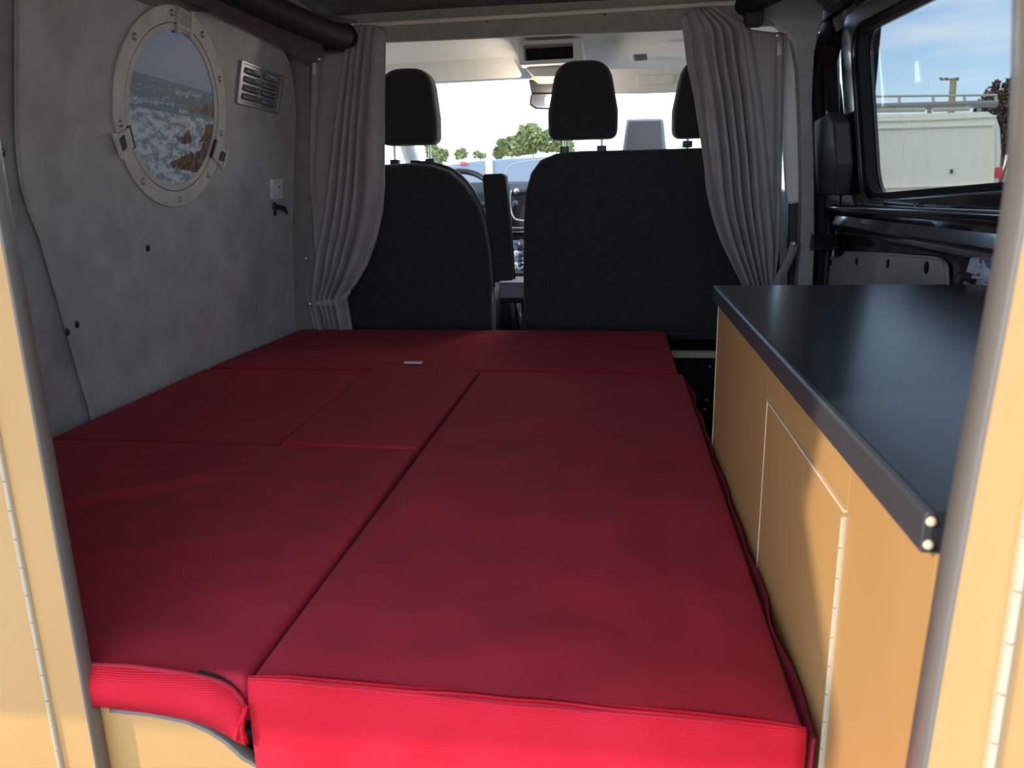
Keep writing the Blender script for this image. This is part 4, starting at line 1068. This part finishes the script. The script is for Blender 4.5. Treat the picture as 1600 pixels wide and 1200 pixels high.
prism('map_light', [(p.x, p.z) for p in q], 3.40, 3.46, 'Y', M_lampamber, oc, 0.003)
ll = bpy.data.lights.new('map_lamp', 'POINT'); ll.energy = 2.3; ll.color = (1.0, 0.86, 0.7); ll.shadow_soft_size = 0.03
lo = bpy.data.objects.new('map_lamp', ll); COL.objects.link(lo); lo.parent = oc
lo.location = Vector(((q[0].x + q[1].x) / 2, 3.43, min(p.z for p in q) - 0.035)) - wloc(oc)
# rear view mirror
rm = thing('rear_view_mirror', 'rear view mirror under a black sensor housing on the windscreen', 'mirror', tuple(aty(850, 150, 3.7)))
dq('sensor_housing', [(826, 124), (880, 124), (878, 146), (830, 146)], 3.66, M_plastic, rm, 0.1, 0.006)
q = [aty(x, y, 3.64) for x, y in ((829, 147), (880, 145), (895, 160), (893, 172), (836, 170), (827, 164))]
prism('mirror_case', rounded([(p.x, p.z) for p in q], 0.012, 4), 3.63, 3.66, 'Y', M_plastic, rm, 0.005)
q = [aty(x, y, 3.62) for x, y in ((831, 149), (878, 147), (891, 160), (889, 170), (838, 168), (830, 162))]
prism('mirror_glass', rounded([(p.x, p.z) for p in q], 0.01, 4), 3.624, 3.63, 'Y', M_mirror, rm, 0.001)
# grey panel beyond the bench
ts = thing('dash_screen', 'upright grey rounded panel beyond the bench, between the two passenger headrests', 'panel', tuple(aty(1006, 235, 4.16)))
q = [aty(x, y, 4.18) for x, y in ((968, 277), (973, 230), (979, 188), (983, 186), (1033, 185), (1037, 188), (1041, 230), (1043, 277))]
prism('rim', rounded([(p.x, p.z) for p in q], 0.008, 3), 4.17, 4.20, 'Y', M_screenrim, ts, 0.006)
q = [aty(x, y, 4.16) for x, y in ((974, 277), (977, 230), (982, 189), (1033, 188), (1036, 230), (1037, 277))]
prism('face', rounded([(p.x, p.z) for p in q], 0.008, 3), 4.155, 4.171, 'Y', M_screen, ts, 0.004)

# ================================================================== OUTSIDE
# white van seen through the side window
VY = 12.0
wv_ = thing('white_van', 'white panel van with a ladder rack, parked beyond the side window', 'van', (4.0, VY + 1, -0.7))
q = [aty(x, y, VY) for x, y in ((1562, 300), (1566, 240), (1564, 200), (1558, 182), (1545, 174), (1345, 180), (1270, 182), (1180, 230), (1130, 290))]
ol = [(p.x, p.z) for p in q]
ol = [(ol[0][0], 0.1)] + ol[1:-1] + [(ol[-1][0], 0.6), (ol[-1][0], -0.3), (ol[0][0], -0.3)]
prism('body', ol, VY, VY + 1.9, 'Y', M_carwhite, wv_, 0.04)
ro = [aty(x, y, VY) for x, y in ((1358, 199), (1553, 193), (1552, 290), (1356, 296))]
ri = [aty(x, y, VY) for x, y in ((1361, 203), (1550, 197), (1549, 286), (1359, 292))]
ring_prism('panel_pressing', [(p.x, p.z) for p in ro], [(p.x, p.z) for p in ri], VY - 0.035, VY + 0.01, 'Y', M_carwhite, wv_, bev=0.012)
tube('roof_gutter', [aty(1340, 190, VY - 0.01), aty(1450, 187, VY - 0.01), aty(1556, 182, VY - 0.01)], 0.02, M_carwhite, wv_, 8)
p = aty(1487, 268, VY - 0.02); box('fuel_flap_lock', (p.x - 0.012, VY - 0.03, p.z - 0.025), (p.x + 0.012, VY + 0.01, p.z + 0.03), M_plastic, wv_, 0.003)
p = aty(1560, 268, VY - 0.02); box('tail_light', (p.x - 0.03, VY - 0.04, p.z - 0.09), (p.x + 0.05, VY + 0.03, p.z + 0.06), M_lampred, wv_, 0.01)
M_text = pmat('grey_lettering', (0.35, 0.36, 0.33), rough=0.6)
for k in range(6):
    p = aty(1372 + (k % 2), 274 + 3.2 * k, VY - 0.01)
    box('lettering', (p.x - 0.035, VY - 0.006, p.z - 0.008), (p.x + 0.03, VY + 0.004, p.z + 0.004), M_text, wv_, 0)
rk = thing('roof_rack', 'pale metal ladder rack on the roof of the white van', 'roof rack', (4.0, VY + 0.3, 1.8))
tube('top_rail', [aty(1300, 151.5, VY + .3), aty(1558, 148.5, VY + .3)], 0.016, M_rack, rk, 8)
a = aty(1300, 169, VY + .3); b = aty(1558, 162, VY + .3)
bm = bmesh.new(); bm_tube(bm, [a, b], 0.05, 4); from_bm('beam', bm, M_rackgrey, rk)
for x in (1348, 1405, 1458, 1507, 1556):
    tube('post', [aty(x, 151, VY + .3), aty(x, 166, VY + .3)], 0.02, M_rack, rk, 8)
for x0, x1, y in ((1357, 1445, 171.5), (1458, 1515, 170)):
    tube('foot_rail', [aty(x0, y + 1.5, VY + .1), aty(x1, y, VY + .1)], 0.03, M_rack, rk, 8)
for x in (1352, 1452, 1530): tube('foot', [aty(x, 168, VY + .3), aty(x, 180, VY + .3)], 0.03, M_rackgrey, rk, 8)
# wall / building glimpse right of the van
# telegraph pole
tp_ = thing('telegraph_pole', 'wooden telegraph pole with crossbar behind the white van', 'pole', tuple(Vector((aty(1486, 200, 40).x, 40, -0.7))))
top = aty(1490, 122, 40); bot = Vector((aty(1484, 240, 40).x, 40, -0.7))
tube('post', [bot, top], [0.18, 0.14], M_pole, tp_, 10)
tube('crossbar', [aty(1469, 124, 39.9), aty(1498, 124, 39.9)], 0.05, M_pole, tp_, 8)
for x in (1470, 1479, 1496): tube('insulator', [aty(x, 124, 39.85), aty(x, 121, 39.85)], 0.05, M_bark, tp_, 8)

def tree(name, label, cx_, cy_, base, blobs, leafmat, count, size, seed, group='trees outside'):
    rnd = random.Random(seed)
    t = thing(name, label, 'tree', (cx_, cy_, base), group)
    sub = []
    for (bx_, by_, bz, rx_, rz) in blobs:
        sub.append((bx_, by_, bz, rx_ * 0.88, rz * 0.88))
        for _ in range(9):
            a_ = rnd.uniform(0, 6.283); q_ = rnd.uniform(0.5, 0.95); h_ = rnd.uniform(-0.7, 0.95)
            f_ = rnd.uniform(0.16, 0.36); sub.append((bx_ + math.cos(a_) * rx_ * q_ * math.sqrt(max(0, 1 - h_ * h_)) , by_ + math.sin(a_) * rx_ * q_ * .6, bz + rz * h_, rx_ * f_, rz * f_))
    blobs0 = blobs; blobs = sub
    vs = []; fs = []
    tot = sum(b[3] * b[4] for b in blobs)
    for (bx_, by_, bz, rx_, rz) in blobs:
        for _ in range(int(count * rx_ * rz / tot)):
            while True:
                d = Vector((rnd.uniform(-1, 1), rnd.uniform(-1, 1), rnd.uniform(-1, 1)))
                if 0.15 < d.length < 1: break
            if rnd.random() < 0.6: d = d.normalized() * rnd.uniform(0.75, 1.08)
            c = Vector((bx_ + d.x * rx_, by_ + d.y * rx_, bz + d.z * rz))
            a = Vector((rnd.uniform(-1, 1), rnd.uniform(-1, 1), rnd.uniform(-1, 1))).normalized() * size * rnd.uniform(.5, 1.2)
            b = a.orthogonal().normalized() * size * rnd.uniform(.3, .7)
            k = len(vs); vs += [c - a, c + b, c + a, c - b]; fs.append((k, k + 1, k + 2, k + 3))
    me = bpy.data.meshes.new('foliage'); me.from_pydata([tuple(v) for v in vs], [], fs); me.update()
    o = link('foliage', me, leafmat, t); o['kind'] = 'stuff'
    blobs = blobs0
    mz = sum(b[2] for b in blobs) / len(blobs)
    bm = bmesh.new(); bm_tube(bm, [(cx_, cy_, base), (cx_, cy_, mz)], [0.035 * (mz - base) + 0.04, 0.03], 8)
    for (bx_, by_, bz, rx_, rz) in blobs:
        bm_tube(bm, [(cx_, cy_, base + 0.4 * (mz - base)), (bx_, by_, bz + rz * 0.6)], [0.05, 0.012], 6)
        for _ in range(5):
            bm_tube(bm, [(bx_, by_, bz - rz * .3), (bx_ + rnd.uniform(-.8, .8) * rx_, by_ + rnd.uniform(-.8, .8) * rx_, bz + rnd.uniform(0, .9) * rz)], [0.03, 0.008], 5)
    from_bm('trunk', bm, M_bark, t, wn=False)
    return t
def T(name, label, x0, x1, ytop, ybot, Y, mat, count, size, seed, parts):
    a = aty(x0, ybot, Y); b = aty(x1, ytop, Y); W = b.x - a.x; Hh = b.z - a.z
    bl = [(a.x + W * u, Y + (v2 - .5) * W * .3, a.z + Hh * v, W * r, Hh * r2) for (u, v, v2, r, r2) in parts]
    tree(name, label, a.x + W * .5, Y, -0.7, bl, mat, count, size, seed)
T('tree', 'widest green tree ahead, beside the middle headrest', 768, 900, 192, 250, 48, M_leafA, 5200, 0.16, 3, [(.5, .55, .5, .2, .42), (.28, .35, .4, .2, .32), (.7, .5, .6, .2, .38), (.1, .2, .5, .1, .22), (.88, .3, .5, .12, .28), (.42, .72, .3, .12, .25)])
T('tree', 'narrow green tree just right of the driver headrest', 662, 702, 212, 256, 44, M_leafA, 1500, 0.13, 5, [(.3, .6, .5, .25, .4), (.5, .3, .5, .35, .35), (.8, .3, .5, .15, .25)])
T('tree', 'small sparse tree ahead, second from the driver headrest', 708, 732, 228, 252, 50, M_leafA, 320, 0.12, 6, [(.5, .5, .5, .45, .45), (.3, .3, .5, .2, .25)])
T('tree', 'smallest sparse tree ahead, left of the widest tree', 738, 762, 233, 250, 52, M_leafA, 240, 0.12, 7, [(.3, .5, .5, .3, .45), (.7, .35, .5, .25, .3)])
T('tree', 'brown-leaved tree behind the white van', 1505, 1640, 122, 250, 22, M_leafB, 11000, 0.07, 8, [(.3, .6, .5, .22, .35), (.6, .65, .5, .25, .38), (.15, .35, .5, .18, .3), (.45, .3, .5, .25, .3), (.8, .4, .5, .25, .4)])
# low hedge on the horizon ahead
# silver vehicle ahead
SY_ = 9.0
sv_ = thing('silver_vehicle', 'silver-blue vehicle parked ahead, seen over the dashboard', 'vehicle', (0.2, SY_ + 1, -0.7))
q = [aty(x, y, SY_) for x, y in ((676, 276), (684, 263), (700, 257), (745, 251), (800, 247), (860, 244), (960, 243), (1060, 243), (1120, 250))]
ol = [(p.x, p.z) for p in q]
prism('body', ol + [(ol[-1][0], -0.35), (ol[0][0], -0.35)], SY_, SY_ + 1.8, 'Y', M_carsilver, sv_, 0.04)
q = [aty(x, y, SY_ - .03) for x, y in ((758, 252), (769, 251), (771, 290), (760, 290))]
prism('pale_post', [(p.x, p.z) for p in q], SY_ - 0.03, SY_ + 0.02, 'Y', M_carpale, sv_, 0.01)
q = [aty(x, y, SY_ - .03) for x, y in ((718, 253), (728, 252), (729, 257), (719, 258))]
prism('tail_light', [(p.x, p.z) for p in q], SY_ - 0.03, SY_ + 0.02, 'Y', M_lampred, sv_, 0.005)
tube('panel_crease', spline([aty(x, y, SY_) for x, y in ((790, 272), (793, 262), (803, 256), (822, 252), (850, 249))], 5), 0.006, M_rackgrey, sv_, 6)
for x in (-1.3, 1.0):
    bm = bmesh.new(); bm_tube(bm, [(x, SY_ - 0.02, -0.38), (x, SY_ + 0.22, -0.38)], 0.32, 24); from_bm('wheel', bm, M_rubber, sv_)
for x in (2.4, 5.0):
    bm = bmesh.new(); bm_tube(bm, [(x, VY - 0.02, -0.36), (x, VY + 0.22, -0.36)], 0.34, 24); from_bm('wheel', bm, M_rubber, wv_)
